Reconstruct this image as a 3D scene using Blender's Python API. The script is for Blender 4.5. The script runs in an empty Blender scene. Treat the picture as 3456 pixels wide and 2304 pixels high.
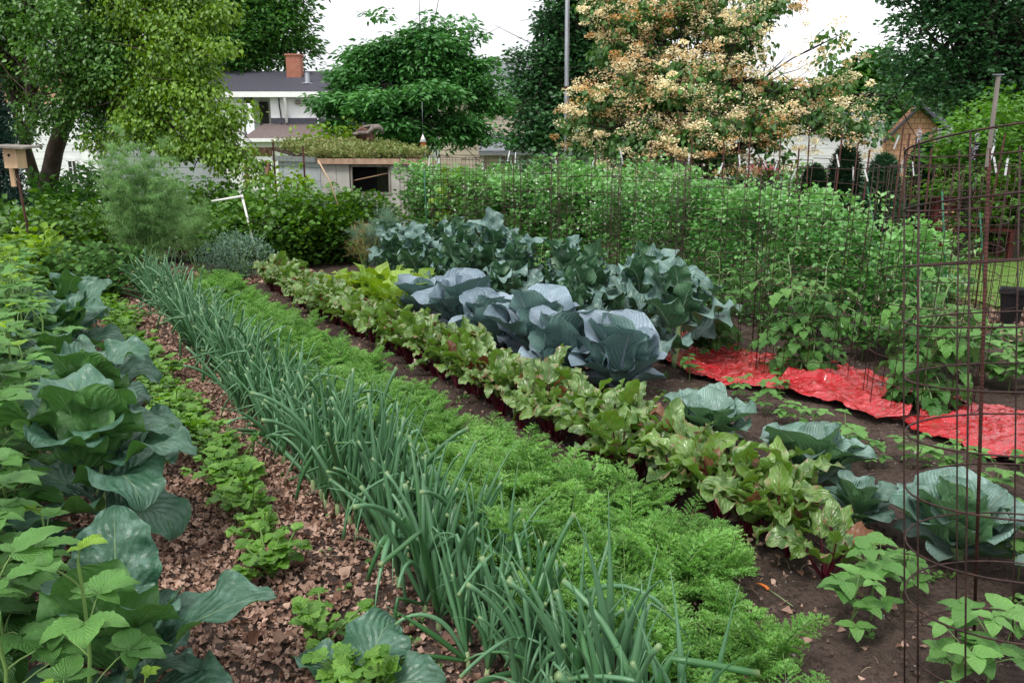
import bpy, math, random
import numpy as np
from mathutils import Vector, Matrix
R = np.random.default_rng(7)
rnd = random.Random(11)
PI = math.pi
scene = bpy.context.scene
COL = scene.collection

# ------------------------------------------------------------------ camera numbers
H, F = 1.53, 830.0
PITCH = math.atan(193 / F)
def ray(px, py):
    u, v = px - 512, 341 - py
    return np.array([u, F * math.cos(PITCH) + v * math.sin(PITCH), -F * math.sin(PITCH) + v * math.cos(PITCH)])
def G(px, py, z=0.0):
    d = ray(px, py); k = (z - H) / d[2]
    return d[0] * k, d[1] * k
def PX(px, py, Y):
    d = ray(px, py); return np.array([0, 0, H]) + d * (Y / d[1])
# row coordinates of the beds: s runs along the rows, t across them
DX, DY = -.5145, .8575
TX, TY = .8575, .5145
def ST(s, t): return (DX * s + TX * t, DY * s + TY * t)
ROWROT = math.atan2(DY, DX)

# ------------------------------------------------------------------ mesh builder
class MB:
    def __init__(self): self.V = []; self.F = []; self.U = []; self.T = []; self.n = 0
    def add(self, V, F, uv=None, tint=.5):
        V = np.asarray(V, float).reshape(-1, 3)
        self.V.append(V)
        for f in (F if isinstance(F, (list, tuple)) and len(F) and isinstance(F[0], np.ndarray) and F[0].ndim == 2 else [np.asarray(F)]):
            self.F.append((np.asarray(f) + self.n).astype(np.int32))
        self.U.append(np.zeros((len(V), 2)) if uv is None else np.asarray(uv, float))
        self.T.append(np.full(len(V), tint, float) if np.isscalar(tint) else np.asarray(tint, float))
        self.n += len(V)
        return self
    def arrays(self):
        return np.concatenate(self.V), self.F, np.concatenate(self.U), np.concatenate(self.T)
    def build(self, name, mats, parent=None, smooth=True, **tags):
        me = bpy.data.meshes.new(name)
        V, Fs, U, T = self.arrays()
        me.vertices.add(len(V)); me.vertices.foreach_set('co', V.ravel().astype(np.float32))
        loops = np.concatenate([f.ravel() for f in Fs])
        tot = np.concatenate([np.full(len(f), f.shape[1], np.int32) for f in Fs])
        st = np.concatenate([[0], np.cumsum(tot)[:-1]]).astype(np.int32)
        me.loops.add(len(loops)); me.loops.foreach_set('vertex_index', loops.astype(np.int32))
        me.polygons.add(len(tot)); me.polygons.foreach_set('loop_start', st); me.polygons.foreach_set('loop_total', tot)
        me.polygons.foreach_set('use_smooth', np.full(len(tot), smooth, bool))
        uvl = me.uv_layers.new(name='UVMap'); uvl.data.foreach_set('uv', U[loops].ravel().astype(np.float32))
        at = me.attributes.new('tint', 'FLOAT', 'POINT'); at.data.foreach_set('value', T.astype(np.float32))
        me.update(calc_edges=True)
        for m in (mats if isinstance(mats, (list, tuple)) else [mats]): me.materials.append(m)
        o = bpy.data.objects.new(name, me); COL.objects.link(o)
        if parent: o.parent = parent
        for k, v in tags.items(): o[k] = v
        return o
    def xf(self, M3=None, t=(0, 0, 0), s=1.0):
        for i in range(len(self.V)):
            v = self.V[i] * s
            if M3 is not None: v = v @ np.asarray(M3).T
            self.V[i] = v + np.asarray(t)
        return self
    def merge(self, o, M3=None, t=(0, 0, 0), s=1.0, tint=None):
        V, Fs, U, T = o.arrays()
        v = V * s
        if M3 is not None: v = v @ np.asarray(M3).T
        self.V.append(v + np.asarray(t)); self.U.append(U); self.T.append(T if tint is None else np.clip(T + tint, 0, 1))
        for f in Fs: self.F.append(f + self.n)
        self.n += len(V)
    def bake(self, proto, M, t, s, tint):
        """many copies of proto: M (n,3,3), t (n,3), s (n,), tint (n,) offset"""
        V, Fs, U, T = proto.arrays(); n = len(t); k = len(V)
        if n == 0: return
        A = np.einsum('nij,kj->nki', M, V) * s[:, None, None] + t[:, None, :]
        self.V.append(A.reshape(-1, 3)); self.U.append(np.tile(U, (n, 1)))
        self.T.append(np.clip(np.tile(T, n) + np.repeat(tint, k), 0, 1))
        off = (np.arange(n) * k)[:, None, None]
        for f in Fs: self.F.append(((f[None] + off).reshape(-1, f.shape[1]) + self.n).astype(np.int32))
        self.n += n * k

def rotm(az=0., el=0., roll=0.):
    """+Y axis is sent to azimuth az (from +Y, counter-clockwise) and elevation el; roll about the axis itself"""
    az, el, roll = (np.atleast_1d(np.asarray(a, float)) for a in (az, el, roll))
    n = max(len(az), len(el), len(roll)); az, el, roll = (np.broadcast_to(a, n) for a in (az, el, roll))
    def rz(a): c, s = np.cos(a), np.sin(a); o = np.zeros_like(c); l = o + 1; return np.array([[c, -s, o], [s, c, o], [o, o, l]]).transpose(2, 0, 1)
    def rx(a): c, s = np.cos(a), np.sin(a); o = np.zeros_like(c); l = o + 1; return np.array([[l, o, o], [o, c, -s], [o, s, c]]).transpose(2, 0, 1)
    def ry(a): c, s = np.cos(a), np.sin(a); o = np.zeros_like(c); l = o + 1; return np.array([[c, o, s], [o, l, o], [-s, o, c]]).transpose(2, 0, 1)
    return rz(az) @ rx(el) @ ry(roll)
def frames(dirs, up=None):
    """matrices whose +Y goes along dirs"""
    d = dirs / np.linalg.norm(dirs, axis=1)[:, None]
    az = np.arctan2(-d[:, 0], d[:, 1]); el = np.arcsin(np.clip(d[:, 2], -1, 1))
    return az, el

def tube(pts, rad, n=6, cap=True, tint=.5, mb=None, vlen=1.0):
    P = np.asarray(pts, float); m = len(P); rad = np.broadcast_to(rad, m)
    T = np.gradient(P, axis=0); T /= np.linalg.norm(T, axis=1)[:, None] + 1e-12
    a = np.array([0, 0, 1.]) if abs(T[0][2]) < .9 else np.array([1., 0, 0])
    N = np.zeros((m, 3)); N[0] = np.cross(T[0], a); N[0] /= np.linalg.norm(N[0])
    for i in range(1, m):
        v = N[i - 1] - T[i] * np.dot(N[i - 1], T[i]); N[i] = v / (np.linalg.norm(v) + 1e-12)
    B = np.cross(T, N)
    th = np.arange(n) * 2 * PI / n
    V = P[:, None] + rad[:, None, None] * (np.cos(th)[None, :, None] * N[:, None] + np.sin(th)[None, :, None] * B[:, None])
    V = V.reshape(-1, 3)
    i = np.arange(m - 1)[:, None] * n; j = np.arange(n)[None]; k = (j + 1) % n
    Fq = np.stack([i + j, i + k, i + n + k, i + n + j], -1).reshape(-1, 4)
    uv = np.stack([np.tile(np.arange(n) / n, m), np.repeat(np.linspace(0, vlen, m), n)], -1)
    mb = mb or MB(); Fs = [Fq]
    if cap: Fs += [np.arange(n)[None, ::-1].copy(), (np.arange(n) + (m - 1) * n)[None]]
    mb.add(V, Fs, uv, tint)
    return mb

def box(c, d, mb=None, rz=0., tint=.5, rot=None):
    x, y, z = np.asarray(d, float) / 2
    V = np.array([[sx * x, sy * y, sz * z] for sz in (-1, 1) for sy in (-1, 1) for sx in (-1, 1)])
    M = rot if rot is not None else rotm(rz)[0]
    V = V @ M.T + np.asarray(c, float)
    Fq = np.array([[0, 2, 3, 1], [4, 5, 7, 6], [0, 1, 5, 4], [2, 6, 7, 3], [0, 4, 6, 2], [1, 3, 7, 5]])
    mb = mb or MB(); mb.add(V, Fq, None, tint); return mb
def poly(V, Fs, mb=None, tint=.5):
    mb = mb or MB(); mb.add(np.array(V, float), [np.array([f]) for f in Fs], None, tint); return mb
def lathe(prof, n=24, mb=None, c=(0, 0, 0), tint=.5):
    P = np.array(prof, float); m = len(P); th = np.arange(n) * 2 * PI / n
    V = np.stack([P[:, 0, None] * np.cos(th), P[:, 0, None] * np.sin(th), np.repeat(P[:, 1, None], n, 1)], -1).reshape(-1, 3) + np.asarray(c)
    i = np.arange(m - 1)[:, None] * n; j = np.arange(n)[None]; k = (j + 1) % n
    mb = mb or MB(); mb.add(V, np.stack([i + j, i + k, i + n + k, i + n + j], -1).reshape(-1, 4), None, tint); return mb

# ------------------------------------------------------------------ leaf blades
def prof_ovate(v, a=.55, p=.75): return np.clip(np.sin(PI * v ** a), 0, 1) ** p
def prof_round(v): return np.clip(np.sin(PI * (v * .93 + .07) ** .8), 0, 1) ** .45
def prof_lance(v): return np.clip(np.sin(PI * v ** .7), 0, 1) ** .9
def blade(L, W, nv=8, nu=4, el=.6, bend=1., bp=1.3, prof=prof_ovate, cup=.2, ruff=.0, rf=3., lobe=0., lf=4, saw=0., sn=8,
          pleat=0., pn=6, twist=0., tint=.5, rng=R, crinkle=0., pet=0., mb=None, sidebend=0.):
    """a leaf blade along +Y that starts at elevation el and arches over by bend; half width W"""
    v = np.linspace(0, 1, nv + 1); e = el - bend * v ** bp
    em = (e[1:] + e[:-1]) / 2; L_ = L / nv
    y = np.concatenate([[0], np.cumsum(np.cos(em) * L_)]); z = np.concatenate([[0], np.cumsum(np.sin(em) * L_)])
    xb = sidebend * L * v ** 2
    u = np.linspace(-1, 1, nu + 1); au = np.abs(u)
    w = W * prof(v)
    ph = rng.uniform(0, 6.28, 6)
    wl = w * (1 + lobe * (np.sin(2 * PI * lf * v + ph[0]) + .5 * np.sin(2 * PI * lf * 2.3 * v + ph[1]))) * (1 + saw * ((v * sn) % 1 - .5))
    wr = w * (1 + lobe * (np.sin(2 * PI * lf * v + ph[2]) + .5 * np.sin(2 * PI * lf * 2.1 * v + ph[3]))) * (1 + saw * ((v * sn + .2) % 1 - .5))
    ww = np.where(u[None] < 0, wl[:, None], wr[:, None])
    off = cup * au[None] ** 1.5 * ww
    side = np.where(u[None] < 0, ph[4], ph[5])
    off = off + ruff * W * au[None] ** 2 * np.sin(2 * PI * rf * v[:, None] + side) * np.sin(PI * np.clip(v * 1.1, 0, 1))[:, None] ** .5
    off = off + pleat * W * np.cos(2 * PI * (pn * v[:, None] - .35 * pn * au[None])) * np.sin(PI * au[None] * .8) * (w / W)[:, None]
    if crinkle: off = off + crinkle * W * rng.normal(size=off.shape) * (w / W)[:, None]
    X = u[None] * ww * np.sqrt(np.clip(1 - cup ** 2 * .5, .2, 1))
    tw = twist * v
    c, s_ = np.cos(tw)[:, None], np.sin(tw)[:, None]
    X2 = X * c - off * s_; O2 = X * s_ + off * c
    V = np.stack([X2 + xb[:, None], y[:, None] - np.sin(e)[:, None] * O2, z[:, None] + np.cos(e)[:, None] * O2], -1).reshape(-1, 3)
    i = np.arange(nv)[:, None] * (nu + 1); j = np.arange(nu)[None]
    Fq = np.stack([i + j, i + j + 1, i + nu + 2 + j, i + nu + 1 + j], -1).reshape(-1, 4)
    uv = np.stack([np.tile((u + 1) / 2, nv + 1), np.repeat(v, nu + 1)], -1)
    mb = mb or MB(); mb.add(V, Fq, uv, tint); return mb
def card(L=1., W=.3, fold=.25, droop=.1, tint=.5):
    V = np.array([[0, 0, 0], [W, L * .3, fold * W], [W * .8, L * .65, fold * W * .8 - droop * .4], [0, L, -droop], [-W * .8, L * .65, fold * W * .8 - droop * .4], [-W, L * .3, fold * W]])
    uv = np.array([[.5, 0], [1, .3], [.9, .65], [.5, 1], [.1, .65], [0, .3]])
    return MB().add(V, np.array([[0, 1, 2, 3], [0, 3, 4, 5]]), uv, tint)
def diamond(L=1., W=.2, tint=.5):
    return MB().add(np.array([[0, 0, 0], [W, L * .45, .03], [0, L, 0], [-W, L * .45, .03]]), np.array([[0, 1, 2, 3]]),
                    np.array([[.5, 0], [1, .5], [.5, 1], [0, .5]]), tint)
def curve(p0, p1, sag=0., n=6, wob=0., rng=R):
    p0, p1 = np.asarray(p0, float), np.asarray(p1, float); t = np.linspace(0, 1, n)[:, None]
    P = p0 * (1 - t) + p1 * t; P[:, 2] += sag * np.sin(PI * t[:, 0])
    if wob: P[1:-1] += rng.normal(0, wob, (n - 2, 3))
    return P

# ------------------------------------------------------------------ materials
def newmat(name):
    m = bpy.data.materials.new(name); m.use_nodes = True; nt = m.node_tree
    for n in list(nt.nodes): nt.nodes.remove(n)
    out = nt.nodes.new('ShaderNodeOutputMaterial'); return m, nt, out
class N:
    def __init__(s, nt): s.nt = nt
    def new(s, t, **k):
        n = s.nt.nodes.new(t)
        for a, b in k.items(): setattr(n, a, b)
        return n
    def link(s, a, b): s.nt.links.new(a, b)
    def val(s, sock, v):
        if isinstance(v, bpy.types.NodeSocket): s.nt.links.new(v, sock)
        else: sock.default_value = v
    def math(s, op, a, b=0., c=None, clamp=False):
        n = s.new('ShaderNodeMath', operation=op); n.use_clamp = clamp; s.val(n.inputs[0], a); s.val(n.inputs[1], b)
        if c is not None: s.val(n.inputs[2], c)
        return n.outputs[0]
    def mix(s, f, a, b, blend='MIX'):
        n = s.new('ShaderNodeMix', data_type='RGBA', blend_type=blend); s.val(n.inputs[0], f)
        s.val(n.inputs[6], a if isinstance(a, bpy.types.NodeSocket) else (*a, 1)[:4]); s.val(n.inputs[7], b if isinstance(b, bpy.types.NodeSocket) else (*b, 1)[:4])
        return n.outputs[2]
    def noise(s, scale, detail=3., rough=.5, coord=None, dist=0.):
        n = s.new('ShaderNodeTexNoise'); n.inputs['Scale'].default_value = scale; n.inputs['Detail'].default_value = detail
        n.inputs['Roughness'].default_value = rough; n.inputs['Distortion'].default_value = dist
        if coord is not None: s.link(coord, n.inputs['Vector'])
        return n.outputs['Fac']
    def ramp(s, f, lo, hi):
        n = s.new('ShaderNodeMapRange', interpolation_type='SMOOTHSTEP'); s.val(n.inputs[0], f)
        n.inputs[1].default_value = lo; n.inputs[2].default_value = hi; return n.outputs[0]
    def bump(s, h, dist, strength=1.):
        n = s.new('ShaderNodeBump'); n.inputs['Strength'].default_value = strength; n.inputs['Distance'].default_value = dist; s.link(h, n.inputs['Height']); return n.outputs[0]

def leafmat(name, c1, c2, vein=None, back=None, rough=.5, trans=.25, nlat=7, slope=.5, vw=.03, bump=0., patch=None, pamt=.5, spec=.4,
            bloom=None, vary=.35, nscale=9., midw=.035, net=0, netc=None, backamt=.7):
    m, nt, out = newmat(name); n = N(nt)
    att = n.new('ShaderNodeAttribute', attribute_name='tint').outputs['Fac']
    oi = n.new('ShaderNodeObjectInfo').outputs['Random']
    tc = n.new('ShaderNodeTexCoord')
    col = n.mix(att, c1, c2)
    nz = n.noise(nscale, 3, .6, tc.outputs['Object'])
    k = n.math('ADD', n.math('MULTIPLY', n.math('SUBTRACT', nz, .5), vary * 2), n.math('MULTIPLY_ADD', oi, .24, .88))
    col = n.mix(1., col, _grey(n, k), 'MULTIPLY')
    h = None
    sep = n.new('ShaderNodeSeparateXYZ'); n.link(tc.outputs['UV'], sep.inputs[0])
    au = n.math('ABSOLUTE', n.math('MULTIPLY_ADD', sep.outputs[0], 2., -1.)); v = sep.outputs[1]
    if patch is not None:
        pz = n.noise(14, 4, .65, tc.outputs['Object'])
        pf = n.ramp(n.math('ADD', pz, n.math('MULTIPLY', au, .22)), 1. - pamt, 1.06 - pamt)
        col = n.mix(n.math('MULTIPLY', pf, .85), col, patch)
    if bloom is not None:
        bz = n.noise(22, 3, .6, tc.outputs['Object']); col = n.mix(n.ramp(bz, .42, .68), col, bloom)
    if vein is not None:
        mid = n.math('SUBTRACT', 1., n.ramp(au, midw * .4, midw * 1.4))
        mid = n.math('MULTIPLY', mid, n.math('SUBTRACT', 1.02, n.math('MULTIPLY', v, .55)))
        t = n.math('SUBTRACT', n.math('MULTIPLY', v, nlat), n.math('MULTIPLY', n.math('POWER', au, .8), slope * nlat * .5))
        nzl = n.noise(5, 2, .5, tc.outputs['UV']); t = n.math('ADD', t, n.math('MULTIPLY', nzl, .8))
        tri = n.math('ABSOLUTE', n.math('SUBTRACT', n.math('FRACT', t), .5))
        lat = n.math('MULTIPLY', n.math('SUBTRACT', 1., n.ramp(tri, vw * .5, vw * 2.2)), n.math('SUBTRACT', .85, n.math('MULTIPLY', au, .6)))
        vm = n.math('MAXIMUM', mid, lat, clamp=True)
        if back is not None:
            geo = n.new('ShaderNodeNewGeometry'); col = n.mix(n.math('MULTIPLY', geo.outputs['Backfacing'], backamt), col, back)
        if net:
            vo = n.new('ShaderNodeTexVoronoi', feature='DISTANCE_TO_EDGE'); vo.inputs['Scale'].default_value = net; vo.inputs['Randomness'].default_value = .9
            mpn = n.new('ShaderNodeMapping'); mpn.inputs['Scale'].default_value = (1, 1.8, 1); n.link(tc.outputs['UV'], mpn.inputs[0]); n.link(mpn.outputs[0], vo.inputs['Vector'])
            ne = n.math('SUBTRACT', 1., n.ramp(vo.outputs['Distance'], .0, .045)); col = n.mix(n.math('MULTIPLY', ne, .16), col, netc or vein)
        col = n.mix(n.math('MULTIPLY', vm, .8), col, vein)
        h = n.math('ADD', n.math('MULTIPLY', n.math('SUBTRACT', .5, tri), -1.), n.math('MULTIPLY', vm, -.3))
    if name == 'onion_leaf': col = n.mix(n.math('MULTIPLY', n.ramp(v, .96, 1.), .45), col, (.3, .36, .15))
    if back is not None and vein is None:
        geo = n.new('ShaderNodeNewGeometry'); col = n.mix(n.math('MULTIPLY', geo.outputs['Backfacing'], backamt), col, back)
    p = n.new('ShaderNodeBsdfPrincipled'); n.link(col, p.inputs['Base Color']); p.inputs['Roughness'].default_value = rough
    p.inputs['Specular IOR Level'].default_value = spec
    if bump and h is not None:
        n.link(n.bump(n.math('ADD', h, n.math('MULTIPLY', n.noise(60, 2, .5, tc.outputs['Object']), .5)), bump), p.inputs['Normal'])
    tr = n.new('ShaderNodeBsdfTranslucent'); hs = n.new('ShaderNodeHueSaturation'); hs.inputs['Hue'].default_value = .485; hs.inputs['Saturation'].default_value = 1.15; hs.inputs['Value'].default_value = 1.6
    n.link(col, hs.inputs['Color']); n.link(hs.outputs[0], tr.inputs['Color'])
    ms = n.new('ShaderNodeMixShader'); ms.inputs[0].default_value = trans; n.link(p.outputs[0], ms.inputs[1]); n.link(tr.outputs[0], ms.inputs[2])
    n.link(ms.outputs[0], out.inputs[0]); return m
def _grey(n, k):
    c = n.new('ShaderNodeCombineXYZ')
    for i in range(3): n.link(k, c.inputs[i])
    return c.outputs[0]
def surf(name, c1, c2=None, scale=6., rough=.7, bump=0., bscale=40., metal=0., spec=.3, lines=None, axis=2, grad=None, coat=0., stretch=None, coord='Object'):
    """general surface: two colours in a noise; lines=(period, dark width) draws board joints along one object axis"""
    m, nt, out = newmat(name); n = N(nt); tc = n.new('ShaderNodeTexCoord'); co = tc.outputs[coord]
    if stretch:
        mp = n.new('ShaderNodeMapping'); mp.inputs['Scale'].default_value = stretch; n.link(co, mp.inputs[0]); cs = mp.outputs[0]
    else: cs = co
    c2 = c2 or c1
    nz = n.noise(scale, 4, .6, cs); col = n.mix(n.ramp(nz, .35, .68), c1, c2)
    p = n.new('ShaderNodeBsdfPrincipled'); p.inputs['Roughness'].default_value = rough; p.inputs['Metallic'].default_value = metal; p.inputs['Specular IOR Level'].default_value = spec
    p.inputs['Coat Weight'].default_value = coat
    hh = n.noise(bscale, 3, .6, cs) if bump else None
    if lines:
        sp = n.new('ShaderNodeSeparateXYZ'); n.link(co, sp.inputs[0])
        fr = n.math('FRACT', n.math('DIVIDE', n.math('ADD', sp.outputs[axis], 50.), lines[0]))
        ln = n.math('LESS_THAN', fr, lines[1] / lines[0])
        col = n.mix(n.math('MULTIPLY', ln, .75), col, tuple(c * .35 for c in c1))
        if bump: hh = n.math('ADD', n.math('MULTIPLY', hh, .4), fr)
    n.link(col, p.inputs['Base Color'])
    if bump: n.link(n.bump(hh, bump), p.inputs['Normal'])
    n.link(p.outputs[0], out.inputs[0]); return m

M = {}
M['collard'] = leafmat('collard_leaf', (.03, .1, .055), (.075, .17, .11), vein=(.24, .36, .19), back=(.07, .19, .035), rough=.4, trans=.16, nlat=6, slope=1.3, vw=.012, bump=.006, spec=.45, nscale=6, midw=.025, vary=.4, bloom=(.1, .2, .15), net=15, backamt=.85)
M['broccoli'] = leafmat('broccoli_leaf', (.05, .125, .095), (.17, .28, .25), vein=(.42, .5, .4), back=(.035, .11, .035), rough=.38, trans=.14, nlat=6, slope=1.2, vw=.013, bump=.006, spec=.5, nscale=6, bloom=(.2, .31, .29), net=15, backamt=.9)
M['redcab'] = leafmat('red_cabbage_leaf', (.2, .28, .33), (.33, .4, .48), vein=(.38, .38, .48), back=(.075, .16, .13), rough=.42, trans=.07, nlat=8, slope=1.9, vw=.01, bump=.006, spec=.45, nscale=5, bloom=(.27, .37, .43), net=14, backamt=.9)
M['greencab'] = leafmat('green_cabbage_leaf', (.1, .21, .15), (.22, .34, .29), vein=(.4, .52, .38), back=(.075, .18, .055), rough=.42, trans=.14, nlat=8, slope=1.9, vw=.013, bump=.006, spec=.5, nscale=5, bloom=(.24, .36, .33), net=14, backamt=.88)
M['beet'] = leafmat('beet_leaf', (.025, .085, .012), (.17, .31, .055), vein=(.16, .03, .025), back=(.12, .25, .04), rough=.3, trans=.24, nlat=5, slope=1., vw=.02, bump=.003, patch=(.3, .17, .11), pamt=.3, spec=.6, nscale=14, bloom=(.24, .37, .14), midw=.03)
M['beetred'] = leafmat('beet_leaf_red', (.13, .06, .03), (.2, .09, .04), vein=(.12, .03, .02), rough=.4, trans=.2, bump=.002, nscale=12, vary=.6)
M['beetstalk'] = leafmat('beet_stalk', (.05, .004, .012), (.11, .009, .022), rough=.35, trans=.05, spec=.5)
M['chard'] = leafmat('chard_leaf', (.16, .3, .03), (.3, .44, .08), vein=(.35, .45, .2), rough=.4, trans=.3, bump=.012, nlat=7, nscale=12)
M['onion'] = leafmat('onion_leaf', (.035, .13, .03), (.13, .28, .15), rough=.38, trans=.1, spec=.55, vary=.3, nscale=4)
M['carrot'] = leafmat('carrot_frond', (.05, .18, .025), (.22, .43, .1), rough=.48, trans=.3, spec=.4, vary=.4, nscale=5)
M['stalk'] = leafmat('green_stalk', (.1, .2, .04), (.2, .32, .1), rough=.5, trans=.1)
M['palestalk'] = leafmat('pale_stalk', (.2, .32, .13), (.32, .42, .2), rough=.45, trans=.1)
M['celery'] = leafmat('celery_leaf', (.07, .2, .02), (.2, .4, .06), vein=(.25, .42, .12), rough=.36, trans=.28, spec=.5, bump=.003, nlat=5)
M['raspberry'] = leafmat('raspberry_leaf', (.035, .12, .022), (.12, .29, .06), vein=(.16, .34, .1), back=(.19, .32, .16), rough=.42, trans=.25, bump=.003, nlat=8, slope=1.1, vw=.022, nscale=5, vary=.45)
M['raspyoung'] = leafmat('raspberry_tip_leaf', (.15, .33, .03), (.27, .45, .05), vein=(.3, .46, .1), rough=.5, trans=.35, bump=.004, nlat=9)
M['tomato'] = leafmat('tomato_leaf', (.035, .125, .022), (.13, .31, .06), vein=(.14, .28, .08), back=(.1, .19, .08), rough=.45, trans=.22, nlat=5, bump=.004)
M['bean'] = leafmat('bean_leaf', (.06, .18, .03), (.17, .36, .09), vein=(.22, .4, .14), back=(.13, .26, .09), rough=.46, trans=.26, nlat=6, bump=.003)
M['pea'] = leafmat('pea_leaf', (.04, .17, .03), (.2, .45, .13), rough=.4, trans=.24, spec=.5)
M['petal'] = leafmat('white_petal', (.75, .77, .68), (.85, .86, .8), rough=.6, trans=.3, vary=.1)
M['currant'] = leafmat('currant_leaf', (.025, .09, .012), (.12, .26, .035), rough=.38, trans=.24, spec=.5, nscale=2)
M['currantlight'] = leafmat('bush_leaf_light', (.12, .27, .02), (.26, .42, .05), rough=.4, trans=.3, nscale=2)
M['asparagus'] = leafmat('asparagus_fern', (.14, .3, .11), (.3, .48, .2), rough=.6, trans=.3, nscale=3)
M['dill'] = leafmat('dill_frond', (.1, .19, .13), (.2, .31, .22), rough=.6, trans=.25)
M['drydill'] = leafmat('dry_frond', (.28, .17, .07), (.36, .24, .1), rough=.7, trans=.2)
M['elm'] = leafmat('elm_leaf', (.02, .08, .015), (.12, .27, .05), rough=.4, trans=.28, nscale=.6, spec=.5)
M['yellowtree'] = leafmat('yellow_green_leaf', (.035, .115, .01), (.23, .41, .035), rough=.4, trans=.3, nscale=.6, spec=.5)
M['walnut'] = leafmat('walnut_leaf', (.03, .115, .02), (.095, .24, .045), rough=.45, trans=.25, nscale=.5)
M['round'] = leafmat('sumac_leaf', (.03, .13, .03), (.12, .33, .08), rough=.45, trans=.22, nscale=.6)
M['oak'] = leafmat('oak_leaf', (.022, .085, .03), (.085, .2, .075), rough=.35, trans=.2, nscale=.5, spec=.5)
M['lilac'] = leafmat('lilac_leaf', (.035, .11, .025), (.1, .24, .05), rough=.4, trans=.25, nscale=.8, spec=.5)
M['blossom'] = leafmat('lilac_blossom', (.46, .26, .09), (.9, .83, .57), rough=.8, trans=.25, nscale=3, vary=.25)
M['wisteria'] = leafmat('wisteria_leaf', (.05, .16, .02), (.14, .31, .05), rough=.45, trans=.3, nscale=1.5)
M['conifer'] = leafmat('conifer_needles', (.02, .07, .03), (.05, .12, .055), rough=.6, trans=.1, nscale=1.5)
M['bluespruce'] = leafmat('spruce_needles', (.02, .06, .045), (.045, .11, .08), rough=.6, trans=.1, nscale=1.5)
M['hosta'] = leafmat('hosta_leaf', (.12, .25, .1), (.3, .42, .25), vein=(.3, .42, .25), rough=.4, trans=.25, nlat=3)
M['sedum'] = leafmat('sedum', (.12, .2, .05), (.33, .33, .14), rough=.7, trans=.2, nscale=2)
M['grass'] = leafmat('lawn_blades', (.075, .19, .02), (.17, .3, .04), rough=.5, trans=.3, nscale=1)
M['weed'] = leafmat('weed_leaf', (.08, .2, .04), (.16, .32, .08), rough=.5, trans=.3)
M['pink'] = leafmat('pink_petal', (.6, .03, .12), (.75, .2, .3), rough=.6, trans=.2)
M['lavender'] = leafmat('wisteria_flower', (.5, .46, .6), (.66, .62, .72), rough=.7, trans=.2)
M['deadleaf'] = leafmat('dead_leaf', (.17, .09, .06), (.6, .41, .32), rough=.7, trans=.08, spec=.25, nscale=25, vary=.45)
M['bark'] = surf('bark', (.05, .035, .025), (.09, .07, .055), 8, .9, .02, 18, stretch=(1, 1, .25))
M['darkbark'] = surf('dark_bark', (.022, .017, .014), (.045, .036, .03), 8, .9, .02, 18, stretch=(1, 1, .25))
M['rust'] = surf('rusty_wire', (.028, .014, .013), (.06, .027, .021), 30, .6, .0005, 300, metal=.3, spec=.4)
M['rebar'] = surf('rusty_rebar', (.05, .018, .014), (.1, .036, .026), 20, .75, .001, 200, metal=.2, lines=(.012, .004))
M['greenmetal'] = surf('green_stake', (.008, .09, .045), (.012, .13, .06), 20, .4)
M['galv'] = surf('galvanised_pipe', (.2, .21, .24), (.32, .34, .37), 5, .45, metal=.5, stretch=(1, 1, .3))
M['white'] = surf('white_plastic', (.75, .74, .72), (.85, .85, .84), 8, .4)
M['tagmat'] = surf('white_tag', (.5, .51, .53), (.66, .66, .68), 8, .45)
M['pine'] = surf('pine_board', (.52, .34, .2), (.62, .44, .28), 10, .7, .001, 60, stretch=(1, 1, .15))
M['weathered'] = surf('weathered_wood', (.16, .14, .12), (.3, .27, .24), 9, .85, .003, 50, stretch=(1, 1, .2))
M['brownwood'] = surf('brown_wood', (.13, .07, .045), (.22, .12, .08), 9, .8, .003, 50, stretch=(1, 1, .2))
M['redwood'] = surf('shaded_red_wood', (.07, .012, .012), (.1, .018, .015), 9, .6)  # bench red, with the shade under the wisteria darkened into its colour
M['blackplastic'] = surf('black_plastic', (.012, .012, .014), (.02, .02, .022), 5, .4)
M['darkglass'] = surf('dark_glass', (.012, .015, .018), (.03, .035, .04), 2, .12, spec=.6)
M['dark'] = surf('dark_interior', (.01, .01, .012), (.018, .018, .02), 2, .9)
M['whiteside'] = surf('white_siding', (.72, .73, .76), (.84, .84, .86), 1.5, .6, .01, 20, lines=(.24, .015))
M['whitewall'] = surf('white_wall', (.74, .74, .76), (.82, .82, .83), 1.2, .6)
M['whitetrim'] = surf('white_trim', (.8, .8, .8), (.86, .86, .86), 3, .5)
M['greyside'] = surf('grey_siding', (.38, .41, .44), (.47, .5, .53), 1.5, .65, .01, 20, lines=(.25, .016))
M['coopwall'] = surf('coop_panel', (.42, .41, .38), (.52, .5, .46), 4, .75, .004, 30, lines=(.41, .012), axis=0)
M['beige'] = surf('beige_siding', (.5, .43, .34), (.56, .49, .39), 1.5, .65, .01, 20, lines=(.17, .02))
M['peach'] = surf('peach_wall', (.55, .3, .2), (.62, .37, .26), 3, .8)
M['asphaltroof'] = surf('dark_shingle_roof', (.045, .045, .06), (.075, .075, .095), 14, .85, .01, 30)
M['greyroof'] = surf('grey_shingle_roof', (.16, .17, .19), (.23, .24, .26), 10, .85, .01, 30, lines=(.2, .02))
M['porchroof'] = surf('porch_roof', (.13, .1, .1), (.18, .14, .13), 10, .85)
M['fascia'] = surf('fascia_board', (.4, .26, .18), (.52, .36, .26), 8, .75, .002, 40)
M['greyfascia'] = surf('grey_fascia', (.16, .18, .18), (.24, .26, .25), 8, .7)
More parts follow.
